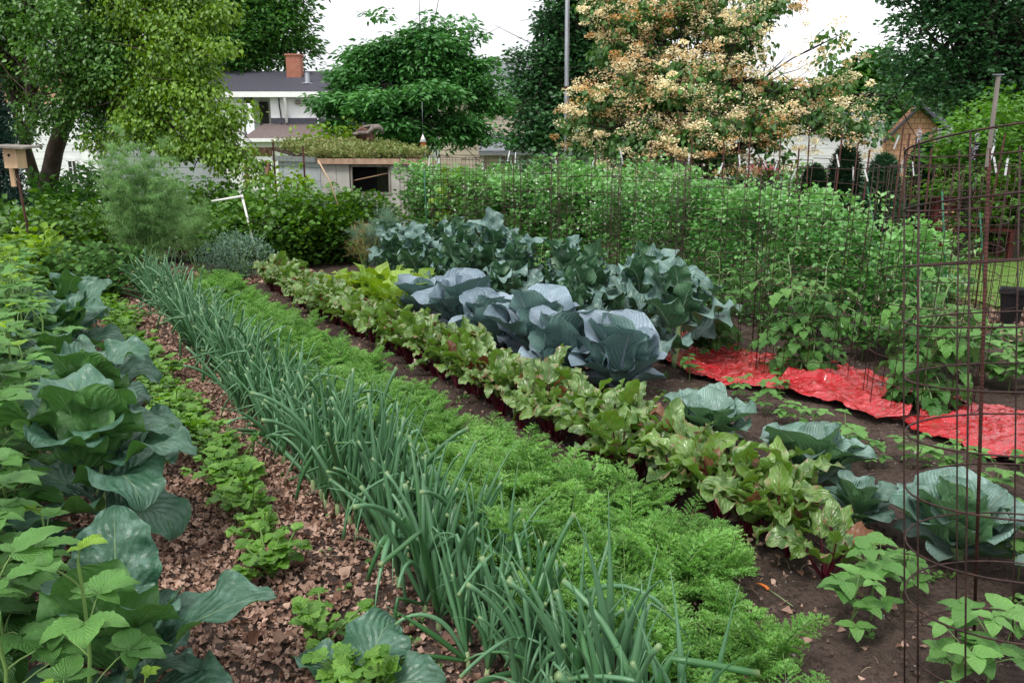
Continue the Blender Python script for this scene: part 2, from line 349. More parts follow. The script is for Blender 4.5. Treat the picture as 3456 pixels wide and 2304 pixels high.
def brickmat(name, c1, c2, mortar, scale, bw=.5, rh=.25, ms=.02, off=.5):
    m, nt, out = newmat(name); n = N(nt); tc = n.new('ShaderNodeTexCoord'); sp = n.new('ShaderNodeSeparateXYZ'); n.link(tc.outputs['Object'], sp.inputs[0])
    cb = n.new('ShaderNodeCombineXYZ'); n.link(n.math('ADD', sp.outputs[0], sp.outputs[1]), cb.inputs[0]); n.link(sp.outputs[2], cb.inputs[1])
    b = n.new('ShaderNodeTexBrick'); n.link(cb.outputs[0], b.inputs['Vector']); b.inputs['Color1'].default_value = (*c1, 1); b.inputs['Color2'].default_value = (*c2, 1); b.inputs['Mortar'].default_value = (*mortar, 1)
    b.inputs['Scale'].default_value = scale; b.inputs['Mortar Size'].default_value = ms; b.inputs['Brick Width'].default_value = bw; b.inputs['Row Height'].default_value = rh; b.offset = off
    p = n.new('ShaderNodeBsdfPrincipled'); p.inputs['Roughness'].default_value = .85
    col = n.mix(n.math('MULTIPLY', n.noise(6, 4, .6, tc.outputs['Object']), .5), b.outputs['Color'], tuple(x * .6 for x in c1))
    n.link(col, p.inputs['Base Color']); n.link(n.bump(n.math('SUBTRACT', 1., b.outputs['Fac']), .01), p.inputs['Normal']); n.link(p.outputs[0], out.inputs[0]); return m
M['brick'] = brickmat('red_brick', (.38, .11, .06), (.48, .17, .09), (.45, .36, .3), 4.5)
M['cedar'] = brickmat('cedar_shingles', (.42, .22, .13), (.52, .3, .18), (.2, .1, .06), 3.4, bw=.55, rh=.5, ms=.03)
M['purplestem'] = leafmat('cabbage_stem', (.2, .16, .26), (.26, .22, .3), rough=.5, trans=.05)

def plasticmat():
    m, nt, out = newmat('red_plastic_film'); n = N(nt); tc = n.new('ShaderNodeTexCoord')
    nz = n.noise(7, 5, .65, tc.outputs['Object']); col = n.mix(n.ramp(nz, .45, .75), (.5, .004, .012), (.42, .02, .028))
    d = n.noise(30, 4, .7, tc.outputs['Object']); col = n.mix(n.ramp(d, .57, .68), col, (.27, .12, .09))
    p = n.new('ShaderNodeBsdfPrincipled'); n.link(col, p.inputs['Base Color']); p.inputs['Roughness'].default_value = .17; p.inputs['Specular IOR Level'].default_value = .8; p.inputs['Coat Weight'].default_value = .6; p.inputs['Coat Roughness'].default_value = .08
    mp = n.new('ShaderNodeMapping'); mp.inputs['Scale'].default_value = (2.2, 10, 5); mp.inputs['Rotation'].default_value = (0, 0, -ROWROT + PI / 2 + .2); n.link(tc.outputs['Object'], mp.inputs[0])
    h = n.noise(1.6, 5, .6, mp.outputs[0], .6); n.link(n.bump(h, .07), p.inputs['Normal']); n.link(p.outputs[0], out.inputs[0]); return m
M['plastic'] = plasticmat()
def soilmat():
    m, nt, out = newmat('garden_soil'); n = N(nt); tc = n.new('ShaderNodeTexCoord'); co = tc.outputs['Object']
    a = n.noise(3, 5, .65, co); b = n.noise(45, 5, .7, co); c = n.noise(180, 2, .6, co)
    col = n.mix(n.ramp(a, .3, .7), (.1, .07, .058), (.19, .135, .11)); col = n.mix(n.ramp(b, .42, .7), col, (.06, .042, .035)); col = n.mix(n.math('MULTIPLY', n.ramp(c, .66, .74), .75), col, (.38, .31, .27))
    p = n.new('ShaderNodeBsdfPrincipled'); n.link(col, p.inputs['Base Color']); p.inputs['Roughness'].default_value = .92; p.inputs['Specular IOR Level'].default_value = .15
    h = n.math('ADD', n.math('MULTIPLY', b, 1.), n.math('MULTIPLY', c, .45)); n.link(n.bump(h, .035), p.inputs['Normal']); n.link(p.outputs[0], out.inputs[0]); return m
M['soil'] = soilmat()
def lawnmat():
    m, nt, out = newmat('lawn'); n = N(nt); tc = n.new('ShaderNodeTexCoord'); co = tc.outputs['Object']
    a = n.noise(.8, 4, .6, co); b = n.noise(30, 4, .7, co); col = n.mix(n.ramp(a, .3, .7), (.1, .2, .03), (.17, .27, .05)); col = n.mix(n.ramp(b, .4, .7), col, (.08, .16, .02))
    p = n.new('ShaderNodeBsdfPrincipled'); n.link(col, p.inputs['Base Color']); p.inputs['Roughness'].default_value = .9; n.link(n.bump(b, .03), p.inputs['Normal']); n.link(p.outputs[0], out.inputs[0]); return m
M['lawn'] = lawnmat()

# ------------------------------------------------------------------ things
def thing(name, label, cat, loc=(0, 0, 0), rz=0., group=None):
    o = bpy.data.objects.new(name, None); COL.objects.link(o); o.location = loc; o.rotation_euler = (0, 0, rz); o.empty_display_size = .05
    o['label'] = label; o['category'] = cat
    if group: o['group'] = group
    return o
def tagged(o, label, cat, group=None):
    o['label'] = label; o['category'] = cat
    if group: o['group'] = group
    return o
KIDS = {}
def dup(root):
    if root.name not in KIDS:
        KIDS[root.name] = [(c, [g for g in bpy.data.objects if g.parent == c]) for c in bpy.data.objects if c.parent == root]
    r = root.copy(); COL.objects.link(r)
    for c, gs in KIDS[root.name]:
        k = c.copy(); COL.objects.link(k); k.parent = r
        for g in gs:
            q = g.copy(); COL.objects.link(q); q.parent = k
    return r
USED = set()
def place(protos, x, y, rz, sc=1., label=None, group=None, z=None, tilt=None):
    p = protos[rnd.randrange(len(protos))] if isinstance(protos, list) else protos
    if p.name not in USED: USED.add(p.name); o = p; KIDS.setdefault(p.name, [(c, [g for g in bpy.data.objects if g.parent == c]) for c in bpy.data.objects if c.parent == p])
    else: o = dup(p)
    o.location = (x, y, gz(x, y) - .01 if z is None else z); o.rotation_euler = (tilt[0], tilt[1], rz) if tilt else (rnd.gauss(0, .04), rnd.gauss(0, .04), rz)
    o.scale = (sc, sc, sc * rnd.uniform(.92, 1.08))
    if label: o['label'] = label
    if group: o['group'] = group
    return o
def drop_unused(protos):
    for p in protos:
        if p.name not in USED:
            for c, gs in [(c, [g for g in bpy.data.objects if g.parent == c]) for c in bpy.data.objects if c.parent == p]:
                for g in gs: bpy.data.objects.remove(g)
                bpy.data.objects.remove(c)
            bpy.data.objects.remove(p)

# ------------------------------------------------------------------ ground
WV = [(R.uniform(1, 9), R.uniform(0, 6.28), R.uniform(0, 6.28)) for _ in range(24)]
def gz(x, y):
    x = np.asarray(x, float); y = np.asarray(y, float)
    z = -np.clip((y - 13) / 14, 0, 1) ** 1.3 * .9
    near = np.clip((14 - y) / 4, 0, 1)
    b = 0
    for k, a, p in WV: b = b + np.sin(k * (x * np.cos(a) + y * np.sin(a)) + p) / k
    r = z + b * .007 * near
    return float(r) if r.ndim == 0 else r
def dens(a0, a1, step, far, n):
    mid = np.arange(a0, a1, step); g = np.geomspace(step, far, n)
    return np.concatenate([(a0 - np.cumsum(g * 0 + 0) - g)[::-1], mid, a1 + g])
xs = dens(-7, 6, .045, 300, 30); ys = dens(1.0, 13, .045, 300, 30); ys = ys[ys > -40]
Xg, Yg = np.meshgrid(xs, ys)
Zg = gz(Xg, Yg) + R.normal(0, .0055, Xg.shape) * ((Yg < 12.5) & (Yg > .8) & (np.abs(Xg) < 7))
nx, ny = len(xs), len(ys)
i = np.arange(ny - 1)[:, None] * nx; j = np.arange(nx - 1)[None]
g = MB().add(np.stack([Xg, Yg, Zg], -1).reshape(-1, 3), np.stack([i + j, i + j + 1, i + nx + 1 + j, i + nx + j], -1).reshape(-1, 4))
g.build('ground', M['soil'], kind='structure')
# lawn to the right, and the yard behind the beds
def sheet(name, pts, mat, zoff=.006, step=.4):
    """flat polygon draped over the ground, filled by a grid clipped to the polygon"""
    P = np.array(pts); x0, y0 = P.min(0); x1, y1 = P.max(0)
    gx = np.arange(x0, x1 + step, step); gy = np.arange(y0, y1 + step, step); X, Y = np.meshgrid(gx, gy)
    def inside(x, y):
        c = np.zeros(x.shape, bool); n = len(P)
        for a in range(n):
            xa, ya = P[a]; xb, yb = P[(a + 1) % n]
            with np.errstate(divide='ignore', invalid='ignore'):
                k = ((ya > y) != (yb > y)) & (x < (xb - xa) * (y - ya) / (yb - ya + 1e-12) + xa)
            c ^= k
        return c
    m = inside(X, Y); n_ = len(gx)
    V = np.stack([X, Y, gz(X, Y) + zoff + .01 * (Y < 14)], -1).reshape(-1, 3)
    a = np.arange(len(gy) - 1)[:, None] * n_ + np.arange(len(gx) - 1)[None]
    keep = m[:-1, :-1] & m[1:, 1:] & m[1:, :-1] & m[:-1, 1:]; a = a[keep]
    return MB().add(V, np.stack([a, a + 1, a + n_ + 1, a + n_], -1)).build(name, mat, kind='structure')
sheet('lawn', [(4.6, 7.9), (30, 3), (60, 20), (60, 80), (-60, 80), (-60, 14.2), (-2, 15.5), (3.2, 14.0), (4.3, 9.5)], M['lawn'], zoff=.02, step=.25)

# dead leaves on the path between the collards and the onions
def litter(n, s0, s1, t0, t1, prob=None, size=(.018, .05), name='leaf_litter', label=None):
    protos = [blade(1, R.uniform(.35, .6), nv=5, nu=3, el=R.uniform(-.2, .4), bend=R.uniform(-1.2, 2.), cup=R.uniform(-.5, .9), lobe=.35, lf=3, crinkle=.16, tint=.4) for _ in range(7)]
    mb = MB()
    for p in protos:
        k = n // 7; s = R.uniform(s0, s1, k); t = R.uniform(t0, t1, k)
        if prob is not None:
            q = R.uniform(0, 1, k) < prob(s, t); s, t = s[q], t[q]
        x, y = ST(s, t); k = len(s)
        mb.bake(p, rotm(R.uniform(0, 6.28, k), R.normal(0, .35, k), R.normal(0, .6, k)), np.stack([x, y, gz(x, y) + R.uniform(.003, .018, k)], -1), R.uniform(size[0], size[1], k), R.uniform(-.45, .5, k))
    return mb.build(name, M['deadleaf'], kind='stuff', label=label, category='leaf litter')
def pathprob(s, t):
    k = .5 + .5 * np.sin(s * 2.1 + 3 * t) * np.cos(t * 7 + s); e = np.clip((t + .15) / .3, 0, 1) * np.clip((1.35 - t) / .3, 0, 1)
    return e * (.25 + .75 * k ** .7)
litter(46000, 1.2, 6.5, -.2, 1.35, pathprob, size=(.008, .03), label='layer of shredded brown dead leaves mulching the path beside the onions')
litter(1500, 1.3, 5., -.1, 1.2, pathprob, size=(.028, .055), label='larger whole brown oak leaves lying among the shredded litter')
litter(9000, 6.5, 11.5, -.2, 1.6, lambda s, t: np.full(s.shape, .95), size=(.02, .05), label='dead brown leaves covering the ground at the far end around the feathery fern')
litter(1800, 9.6, 11.2, 1.6, 3.2, None, size=(.03, .07), label='small patch of dead leaves at the far end of the beet row')
litter(1600, 1.2, 9., 1.2, 2.5, None, size=(.012, .03), label='scattered dead leaf scraps under the onions and carrots')
litter(2500, 2., 7., 6.8, 8.8, None, size=(.02, .06), label='reddish brown wood chips between the bean bed and the lawn')
# pebbles, clods and straws on the bare soil
def ico():
    V = R.normal(size=(8, 3)); V = np.array([[x, y, z] for x in (-1, 1) for y in (-1, 1) for z in (-1, 1)], float) + R.normal(0, .25, (8, 3)); V[:, 2] *= .7
    return MB().add(V * .5, np.array([[0, 1, 3, 2], [4, 6, 7, 5], [0, 4, 5, 1], [2, 3, 7, 6], [0, 2, 6, 4], [1, 5, 7, 3]]))
M['clod'] = surf('soil_clods', (.06, .04, .033), (.13, .09, .072), 30, .95)
M['pebble'] = surf('pebbles', (.16, .14, .13), (.36, .32, .29), 9, .7)
for nm, mt, cnt, sz, lb in (('soil_clods', 'clod', 9000, (.004, .02), 'dark crumbs and clods on the bare soil'), ('pebbles', 'pebble', 2600, (.003, .011), 'tiny grey and pale stones in the soil')):
    mb = MB()
    for _ in range(5):
        k = cnt // 5; s = R.uniform(.9, 6.5, k); t = R.uniform(.2, 5.6, k) ; x, y = ST(s, t)
        mb.bake(ico(), rotm(R.uniform(0, 6.28, k), R.normal(0, .4, k), R.normal(0, .4, k)), np.stack([x, y, gz(x, y) + .002], -1), R.uniform(sz[0], sz[1], k) * R.uniform(.5, 1, k), np.zeros(k))
    mb.build(nm, M[mt], smooth=False, kind='stuff', label=lb, category=nm.split('_')[-1])
M['straw'] = surf('straw', (.3, .22, .15), (.42, .34, .25), 9, .8)
mb = MB()
for _ in range(420):
    s, t = R.uniform(.9, 5), R.uniform(.3, 5.); x, y = ST(s, t); L = R.uniform(.02, .08); a = R.uniform(0, 6.28)
    z = gz(x, y) + .008; tube([(x, y, z), (x + L * math.cos(a) / 2, y + L * math.sin(a) / 2, z + .006), (x + L * math.cos(a), y + L * math.sin(a), z)], .0011, 3, False, mb=mb)
mb.build('straw_bits', M['straw'], kind='stuff', label='thin dry straws and twigs scattered on the soil', category='straw')

# ------------------------------------------------------------------ onions
def onion(seed):
    r = np.random.default_rng(seed); o = thing('onion_plant', 'x', 'onion'); mb = MB(); n = r.integers(7, 11); base = MB()
    tube([(0, 0, -.02), (0, 0, .03), (.002, 0, .09)], [.011, .011, .009], 8, mb=base, tint=.9)
    for k in range(n):
        az = r.uniform(0, 6.28); L = r.uniform(.3, .56); el = r.uniform(1.2, 1.55) if r.random() < .84 else r.uniform(.4, 1.1); rad = r.uniform(.0055, .0105)
        m = 12; P = [np.array([0, 0, .05])]; d = np.array([math.cos(az) * math.cos(el), math.sin(az) * math.cos(el), math.sin(el)])
        kink = r.random() < .36; kf = r.uniform(.35, .85); cut = r.random() < .45; cv = r.uniform(.0, .09) * (3. if r.random() < .25 else 1)
        for q in range(m):
            P.append(P[-1] + d * L / m)
            e_ = math.asin(d[2] / np.linalg.norm(d)) - cv * (q / m) * 2
            if kink and q == int(kf * m): e_ -= r.uniform(1.1, 2.2)
            d = np.array([math.cos(az) * math.cos(e_), math.sin(az) * math.cos(e_), math.sin(e_)]) + r.normal(0, .012, 3)
        f = np.linspace(0, 1, m + 1); rr = rad * (.75 + .35 * np.sin(PI * np.clip(f * 1.2, 0, 1)))
        if not cut: rr = rr * np.clip((1.02 - f) * 2.2, .08, 1)
        else: rr = rr * (1 + .12 * (f > .93))
        if kink: rr[int(kf * m) + 1] *= .75
        tube(P, rr, 7, True, r.uniform(.1, .8), mb)
    base.build('bulb_neck', M['palestalk'], o); mb.build('leaf', M['onion'], o, label=None) if False else mb.build('foliage', M['onion'], o)
    return o
onions = [onion(100 + i) for i in range(14)]
cnt = 0
for s in np.arange(1.12, 9.4, .108):
    for t in ((1.02, 1.1, 1.17) if s < 1.7 else (1.05, 1.15, 1.25) if s < 5.5 else (1.08, 1.24) if s < 7.5 else (1.1, 1.22)):
        if cnt >= 295: break
        ss, tt = s + rnd.gauss(0, .025), t + rnd.gauss(0, .022); x, y = ST(ss, tt)
        zone = 'near' if s < 3.2 else 'middle' if s < 6 else 'far'
        place(onions, x, y, rnd.uniform(0, 6.28), rnd.uniform(.72, 1.1) * (1.02 if s < 3.5 else .98), f'blue green onion plant with hollow pointed leaves in the {zone} stretch of the onion row', 'onions in the long row'); cnt += 1

# ------------------------------------------------------------------ carrots
def frond(r, L=.28, tint=.5):
    """one feathery carrot leaf along +Y, arching"""
    mb = MB(); el, bend = r.uniform(1.15, 1.52), r.uniform(.6, 1.55); m = 16; v = np.linspace(0, 1, m + 1); e = el - bend * v ** 1.6
    y = np.concatenate([[0], np.cumsum(np.cos(e[1:]) * L / m)]); z = np.concatenate([[0], np.cumsum(np.sin(e[1:]) * L / m)]); P = np.stack([0 * y, y, z], -1)
    dm = diamond(1, .2)
    npn = 9
    for a in range(npn):
        f = .38 + .62 * a / npn; i0 = int(f * m); p = P[i0]; pl = L * .34 * (1 - (f - .38) / .66) ** .8 + .012
        for sd in (-1, 1):
            T0 = rotm(0, e[i0], 0)[0]
            ang = sd * r.uniform(.75, 1.05); d = T0 @ np.array([-math.sin(ang), math.cos(ang), r.uniform(-.1, .3)])
            k = max(3, int(pl / .0085)); ff = np.linspace(.15, 1, k); pos = p + d * pl * ff[:, None]; pos[:, 2] -= pl * .25 * ff ** 2
            az, el_ = frames(np.repeat(d[None], k, 0))
            for s2 in (-1, 1):
                for off in (.55, 1.0):
                    sz = (.019 * (1 - .55 * ff)) * r.uniform(.8, 1.25, k)
                    mb.bake(dm, rotm(az - s2 * off, el_ + r.normal(0, .35, k), r.normal(0, .6, k)), pos, sz, np.full(k, tint - .5) + r.normal(0, .12, k))
    st = MB(); tube(P, np.linspace(.0028, .001, m + 1), 4, False, .5, st)
    return mb, st
def carrot(seed):
    r = np.random.default_rng(seed); o = thing('carrot_plant', 'x', 'carrot'); A, B = MB(), MB()
    for k in range(r.integers(9, 13)):
        f, s = frond(r, r.uniform(.2, .36), r.uniform(.25, .85)); Mz = rotm(r.uniform(0, 6.28))[0]; p = r.normal(0, .012, 3) * (1, 1, 0)
        A.merge(f, Mz, p); B.merge(s, Mz, p)
    A.build('foliage', M['carrot'], o); B.build('stalk', M['stalk'], o); return o
carrots = [carrot(300 + i) for i in range(6)]
cnt = 0
for s in np.arange(1.0, 9.5, .135):
    for t in (1.46, 1.63, 1.8, 1.97, 2.1):
        if (t > 1.9 and s < 1.8) or (t > 1.75 and s < 1.4): continue
        if t > 2.0 and s > 2.7: continue
        if t > 1.9 and 2.5 < s < 3.4 and rnd.random() < .5: continue
        if rnd.random() < .06: continue
        ss, tt = s + rnd.gauss(0, .04), t + rnd.gauss(0, .035) - (.05 if s < 2 else 0); x, y = ST(ss, tt)
        place(carrots, x, y, rnd.uniform(0, 6.28), rnd.uniform(.72, 1.18) * (1.0 if s < 3 else .86) * (.8 if t > 1.9 else 1) * (1 + .2 * math.sin(s * 5.3) * math.cos(s * 2.1 + t * 4)), 'bright green carrot plant with feathery fronds in the band between onions and beets', 'carrots in the long band'); cnt += 1
for px, py, sc in ((700, 665, .5), (742, 675, .55), (690, 600, .5), (770, 682, .5), (650, 572, .42), (715, 640, .5)):
    x, y = G(px, py); place(carrots, x, y, rnd.uniform(0, 6), sc, 'small feathery carrot seedling straying onto the bare soil right of the carrot band', 'stray carrot seedlings')

# ------------------------------------------------------------------ beets
def beet(seed):
    r = np.random.default_rng(seed); o = thing('beet_plant', 'x', 'beet'); A, B, C_ = MB(), MB(), MB()
    n = r.integers(12, 16)
    for k in range(n):
        az = k * 2.4 + r.uniform(-.4, .4); el = r.uniform(.85, 1.48); pl = r.uniform(.08, .21)
        d = np.array([math.cos(az) * math.cos(el), math.sin(az) * math.cos(el), math.sin(el)]); p1 = d * pl + np.array([0, 0, .02])
        tube(curve((d[0] * .01, d[1] * .01, 0), p1, 0, 5, .002, r), np.linspace(.005, .0032, 5), 5, False, r.uniform(.1, .9), B)
        L = r.uniform(.1, .185); bl = blade(L, L * r.uniform(.22, .34), nv=12, nu=8, el=el - r.uniform(-.1, .3), bend=r.uniform(.1, 2.5), bp=r.uniform(1, 1.6), cup=r.uniform(-.1, .7), ruff=r.uniform(.18, .45), rf=r.uniform(2.2, 4.5), lobe=.05, crinkle=.045, tint=r.uniform(.05, .95), rng=r, twist=r.normal(0, .8), prof=lambda v: prof_ovate(v, .62, .6))
        (C_ if (C_.n == 0 and 2 < k < 9 and L < .16 and r.random() < .2) else A).merge(bl, rotm(az - PI / 2)[0], p1)
    A.build('foliage', M['beet'], o); B.build('stalk', M['beetstalk'], o)
    if C_.n: C_.build('red_leaf', M['beetred'], o)
    return o
beets = [beet(500 + i) for i in range(9)]
for s in np.arange(1.78, 9.45, .125):
    for t in ((2.4, 2.56) if s > 2 else (2.42,)):
        ss, tt = s + rnd.gauss(0, .03), t + rnd.gauss(0, .03); x, y = ST(ss, tt)
        zone = 'near' if s < 3.6 else 'middle' if s < 6.2 else 'far'
        place(beets, x, y, rnd.uniform(0, 6.28), rnd.uniform(.92, 1.2), f'crinkled green beet plant with dark red stalks in the {zone} part of the beet row', 'beets in the long row')
x, y = G(835, 566)
lb = thing('beet_leaf', 'fallen pale green beet leaf with magenta stalk lying on the soil beside the last beet', 'leaf', (x, y, gz(x, y) + .01), 0)
blade(.12, .035, 8, 6, .2, .5, ruff=.2, tint=.9).xf(rotm(-1.)[0], (.17, .08, .03)).build('blade', M['beet'], lb)
tube([(0, 0, .01), (.08, .04, .04), (.17, .08, .03)], .0035, 6).build('stalk', M['beetstalk'], lb)
# chard at the back of the beet row
def chard(seed):
    r = np.random.default_rng(seed); o = thing('chard_plant', 'x', 'chard'); A, B = MB(), MB()
    for k in range(13):
        az = k * 2.4; el = r.uniform(.9, 1.4); d = np.array([math.cos(az) * math.cos(el), math.sin(az) * math.cos(el), math.sin(el)]); pl = r.uniform(.06, .14); p1 = d * pl
        tube(curve((0, 0, 0), p1, 0, 4), .006, 5, False, .5, B); L = r.uniform(.26, .4)
        A.merge(blade(L, L * .36, 10, 8, el, r.uniform(.4, 1.3), cup=.2, ruff=.2, rf=3, crinkle=.05, tint=r.uniform(.1, .9), rng=r), rotm(az - PI / 2)[0], p1)
    A.build('foliage', M['chard'], o); B.build('stalk', M['palestalk'], o); return o
chs = [chard(700), chard(701)]
for (s, t, sc) in ((6.75, 2.95, 1.), (7.15, 2.9, 1.15), (7.5, 2.95, 1.1), (7.9, 2.9, .95), (7.3, 3.25, 1.05), (8.3, 2.8, .8)):
    x, y = ST(s, t); place(chs, x, y, rnd.uniform(0, 6), sc, 'yellow green chard plant with broad crinkled leaves behind the beet row', 'chard behind the beets')

# ------------------------------------------------------------------ cabbages
def cabbage(name, seed, mat, stem, R0=.36, ht=.4, nouter=9, head=True, lab='x', erect=1.0):
    r = np.random.default_rng(seed); o = thing(name, lab, 'cabbage')
    k = 0
    for ring, (n, el, bend, L, W) in enumerate(((4 if name == 'green_cabbage' else 2, .2, .4, R0 * .72, .5), (nouter // 2, .6, .6, R0 * 1.0, .5), (nouter // 2 + 1, .98, .55, R0 * 1.02, .52), (4, 1.3, .4, R0 * .85, .5))):
        for q in range(n):
            az = 2 * PI * (q + .5 * ring) / n + r.uniform(-.25, .25); L_ = L * r.uniform(.85, 1.12); e = min(1.5, el * (erect if ring else 1) + r.uniform(-.12, .12))
            b = blade(L_, L_ * W * r.uniform(.9, 1.12), nv=16, nu=12, el=e + .12, bend=bend * r.uniform(.4, 1.3) * (1 if r.random() < .75 else 2), bp=2.2, cup=r.uniform(.22, .5), ruff=r.uniform(.08, .2), rf=r.uniform(1.6, 3.2), lobe=.035, lf=3, tint=r.uniform(.0, 1), rng=r, prof=lambda v: (prof_round(v) * np.clip(v * 2.2 + .22, 0, 1)), twist=r.normal(0, .12), crinkle=.003, sidebend=r.normal(0, .1))
            p0 = np.array([math.cos(az), math.sin(az), 0]) * .02 + np.array([0, 0, .03 + .02 * ring])
            MB_ = MB(); MB_.merge(b, rotm(az - PI / 2)[0], p0); MB_.build('leaf', mat, o); k += 1
    if head:
        h = MB(); nn = 5
        for q in range(nn):
            az = 2 * PI * q / nn; L_ = R0 * .55
            h.merge(blade(L_, L_ * .62, 10, 8, 1.35, 1.9, bp=1.4, cup=.6, tint=r.uniform(.4, 1), rng=r, prof=prof_round), rotm(az - PI / 2)[0], (math.cos(az) * .05, math.sin(az) * .05, .12))
        h.build('head', mat, o)
    tube([(0, 0, -.03), (0, 0, .12)], [.022, .03], 8).build('stem', stem, o)
    return o
GRC = 'red cabbages in the middle bed'
for i, (s, t, R0, lab) in enumerate(((4.02, 3.2, .41, 'nearest blue purple red cabbage with upright spoon shaped leaves beside the red plastic'), (4.42, 3.06, .38, 'second red cabbage from the near end with a big round silvery leaf behind it'), (4.95, 3.2, .42, 'third red cabbage from the near end in the middle of its row'),
                              (5.45, 3.12, .38, 'fourth red cabbage, bluish, in front of the broccoli'), (6.05, 3.15, .42, 'far large red cabbage with pale lilac leaf edges beside the chard'), (6.65, 3.05, .34, 'smallest farthest red cabbage half hidden behind the beets'))):
    c = cabbage('red_cabbage', 900 + i, M['redcab'], M['purplestem'], R0 * 1.14, head=(i != 0), lab=lab, erect=1.1); c['group'] = GRC
    x, y = ST(s, t); c.location = (x, y, gz(x, y)); c.rotation_euler = (0, 0, i * 1.3)
for i, (s, t, R0, er, lab) in enumerate(((2.36, 3.02, .29, 1.0, 'round green cabbage with pale veined leaves right behind the near beets'), (3.0, 2.98, .27, .8, 'dark green cabbage with flat leaf behind the beets and the red cabbages'), (1.98, 2.84, .17, .9, 'small ragged pale green cabbage beside the end of the beet row'),
                              (1.62, 2.96, .29, 1.0, 'large open green cabbage seen through the nearest wire cage'), (1.16, 3.0, .28, .95, 'green cabbage cut by the right edge of the picture behind the cage'))):
    c = cabbage('green_cabbage', 940 + i, M['greencab'], M['palestalk'], R0 * .98, head=i != 2, lab=lab, erect=er * .84); c['group'] = 'green cabbages at the near end'
    x, y = ST(s, t); c.location = (x, y, gz(x, y)); c.rotation_euler = (0, 0, i * 1.1 + .5)

# ------------------------------------------------------------------ broccoli
def broccoli(seed, ht=.5):
    r = np.random.default_rng(seed); o = thing('broccoli_plant', 'x', 'broccoli')
    tube(curve((0, 0, -.02), (r.normal(0, .02), r.normal(0, .02), ht * .8), 0, 6, .004, r), np.linspace(.018, .012, 6), 8).build('stem', M['palestalk'], o)
    n = 17
    for k in range(n):
        f = k / (n - 1); az = k * 2.4 + r.uniform(-.3, .3); el = .5 + .9 * f ** .8 + r.uniform(-.12, .12); z0 = ht * (.15 + .6 * f); pl = r.uniform(.09, .15) * (1.15 - .4 * f)
        d = np.array([math.cos(az) * math.cos(el), math.sin(az) * math.cos(el), math.sin(el)]); p0 = np.array([0, 0, z0]); p1 = p0 + d * pl
        L = r.uniform(.26, .38) * (1 - .12 * f)
        mb = blade(L, L * r.uniform(.3, .4), nv=18, nu=10, el=el + .1, bend=r.uniform(.2, 1.) if r.random() < .6 else r.uniform(1.3, 2.6), bp=1.8, cup=r.uniform(.1, .5), ruff=r.uniform(.28, .55), rf=r.uniform(2.2, 4.2), lobe=.15, lf=r.uniform(2.2, 3.6), tint=r.uniform(0, 1), rng=r,
                   prof=lambda v: np.clip(np.sin(PI * (v * .96 + .03) ** .72), 0, 1) ** .75, twist=r.normal(0, .5), crinkle=.004)
        A = MB(); A.merge(mb, rotm(az - PI / 2)[0], p1); tube(curve(p0, p1 + d * L * .1, .008, 5), np.linspace(.008, .0045, 5), 6, False, .5, A); A.build('leaf', M['broccoli'], o)
    return o
brs = [broccoli(1000 + i) for i in range(5)]
BS = [(4.35, 3.98, 1.), (4.85, 4.02, 1.02), (5.4, 3.95, .98), (5.95, 4.05, 1.), (6.5, 3.95, 1.02), (7.05, 4.05, 1.), (7.6, 3.95, 1.), (8.2, 4.05, 1.), (8.8, 3.95, .95), (9.4, 4.0, .9), (5.2, 3.62, .72), (6.2, 3.6, .8), (7.0, 3.6, .85), (7.8, 3.6, .85), (8.6, 3.6, .8)]
for i, (s, t, sc) in enumerate(BS):
    x, y = ST(s, t)
    lab = ('tall blue grey broccoli plant nearest the red plastic at the front end of its row' if i == 0 else 'blue green broccoli plant with big ruffled leaves in the tall row behind the cabbages' if t > 3.8 else 'shorter broccoli plant tucked between the red cabbages and the tall broccoli')
    place(brs, x, y, rnd.uniform(0, 6.28), sc * rnd.uniform(1.1, 1.25), lab, 'broccoli plants')
drop_unused(brs)

# ------------------------------------------------------------------ collards (large dark brassica leaves on the left)
def collard(name, seed, leaves, lab, ht=.4, size=1.):
    """leaves: (azimuth deg seen from above with 0 = away from camera, elevation, length, width ratio, bend, z0)"""
    r = np.random.default_rng(seed); o = thing(name, lab, 'collard', group='collards along the left path')
    tube(curve((0, 0, -.02), (.02, 0, ht), 0, 6, .003, r), np.linspace(.022, .014, 6), 8).build('stem', M['palestalk'], o)
    for (azd, el, L, wr, bend, z0) in leaves:
        az = math.radians(azd) + PI / 2; L *= size; pl = L * .38
        d = np.array([math.cos(az) * math.cos(el), math.sin(az) * math.cos(el), math.sin(el)]); p0 = np.array([0, 0, z0]); p1 = p0 + d * pl
        b = blade(L, L * wr, nv=22, nu=14, el=el, bend=bend, bp=1.7, cup=r.uniform(.05, .35), ruff=r.uniform(.14, .3), rf=r.uniform(1.8, 3.4), lobe=.06, lf=2.6, tint=r.uniform(0, 1), rng=r, prof=lambda v: np.clip(np.sin(PI * (v * .95 + .05) ** .78), 0, 1) ** .6, twist=r.normal(0, .45), crinkle=.006, pleat=.006, pn=6)
        A = MB(); A.merge(b, rotm(az - PI / 2)[0], p1); tube(curve(p0, p1 + d * L * .15, .01, 6), np.linspace(.011, .006, 6), 7, False, .5, A); A.build('leaf', M['collard'], o)
    return o
def put(o, s, t, rz=0.):
    x, y = ST(s, t); o.location = (x, y, gz(x, y)); o.rotation_euler = (0, 0, rz); return o
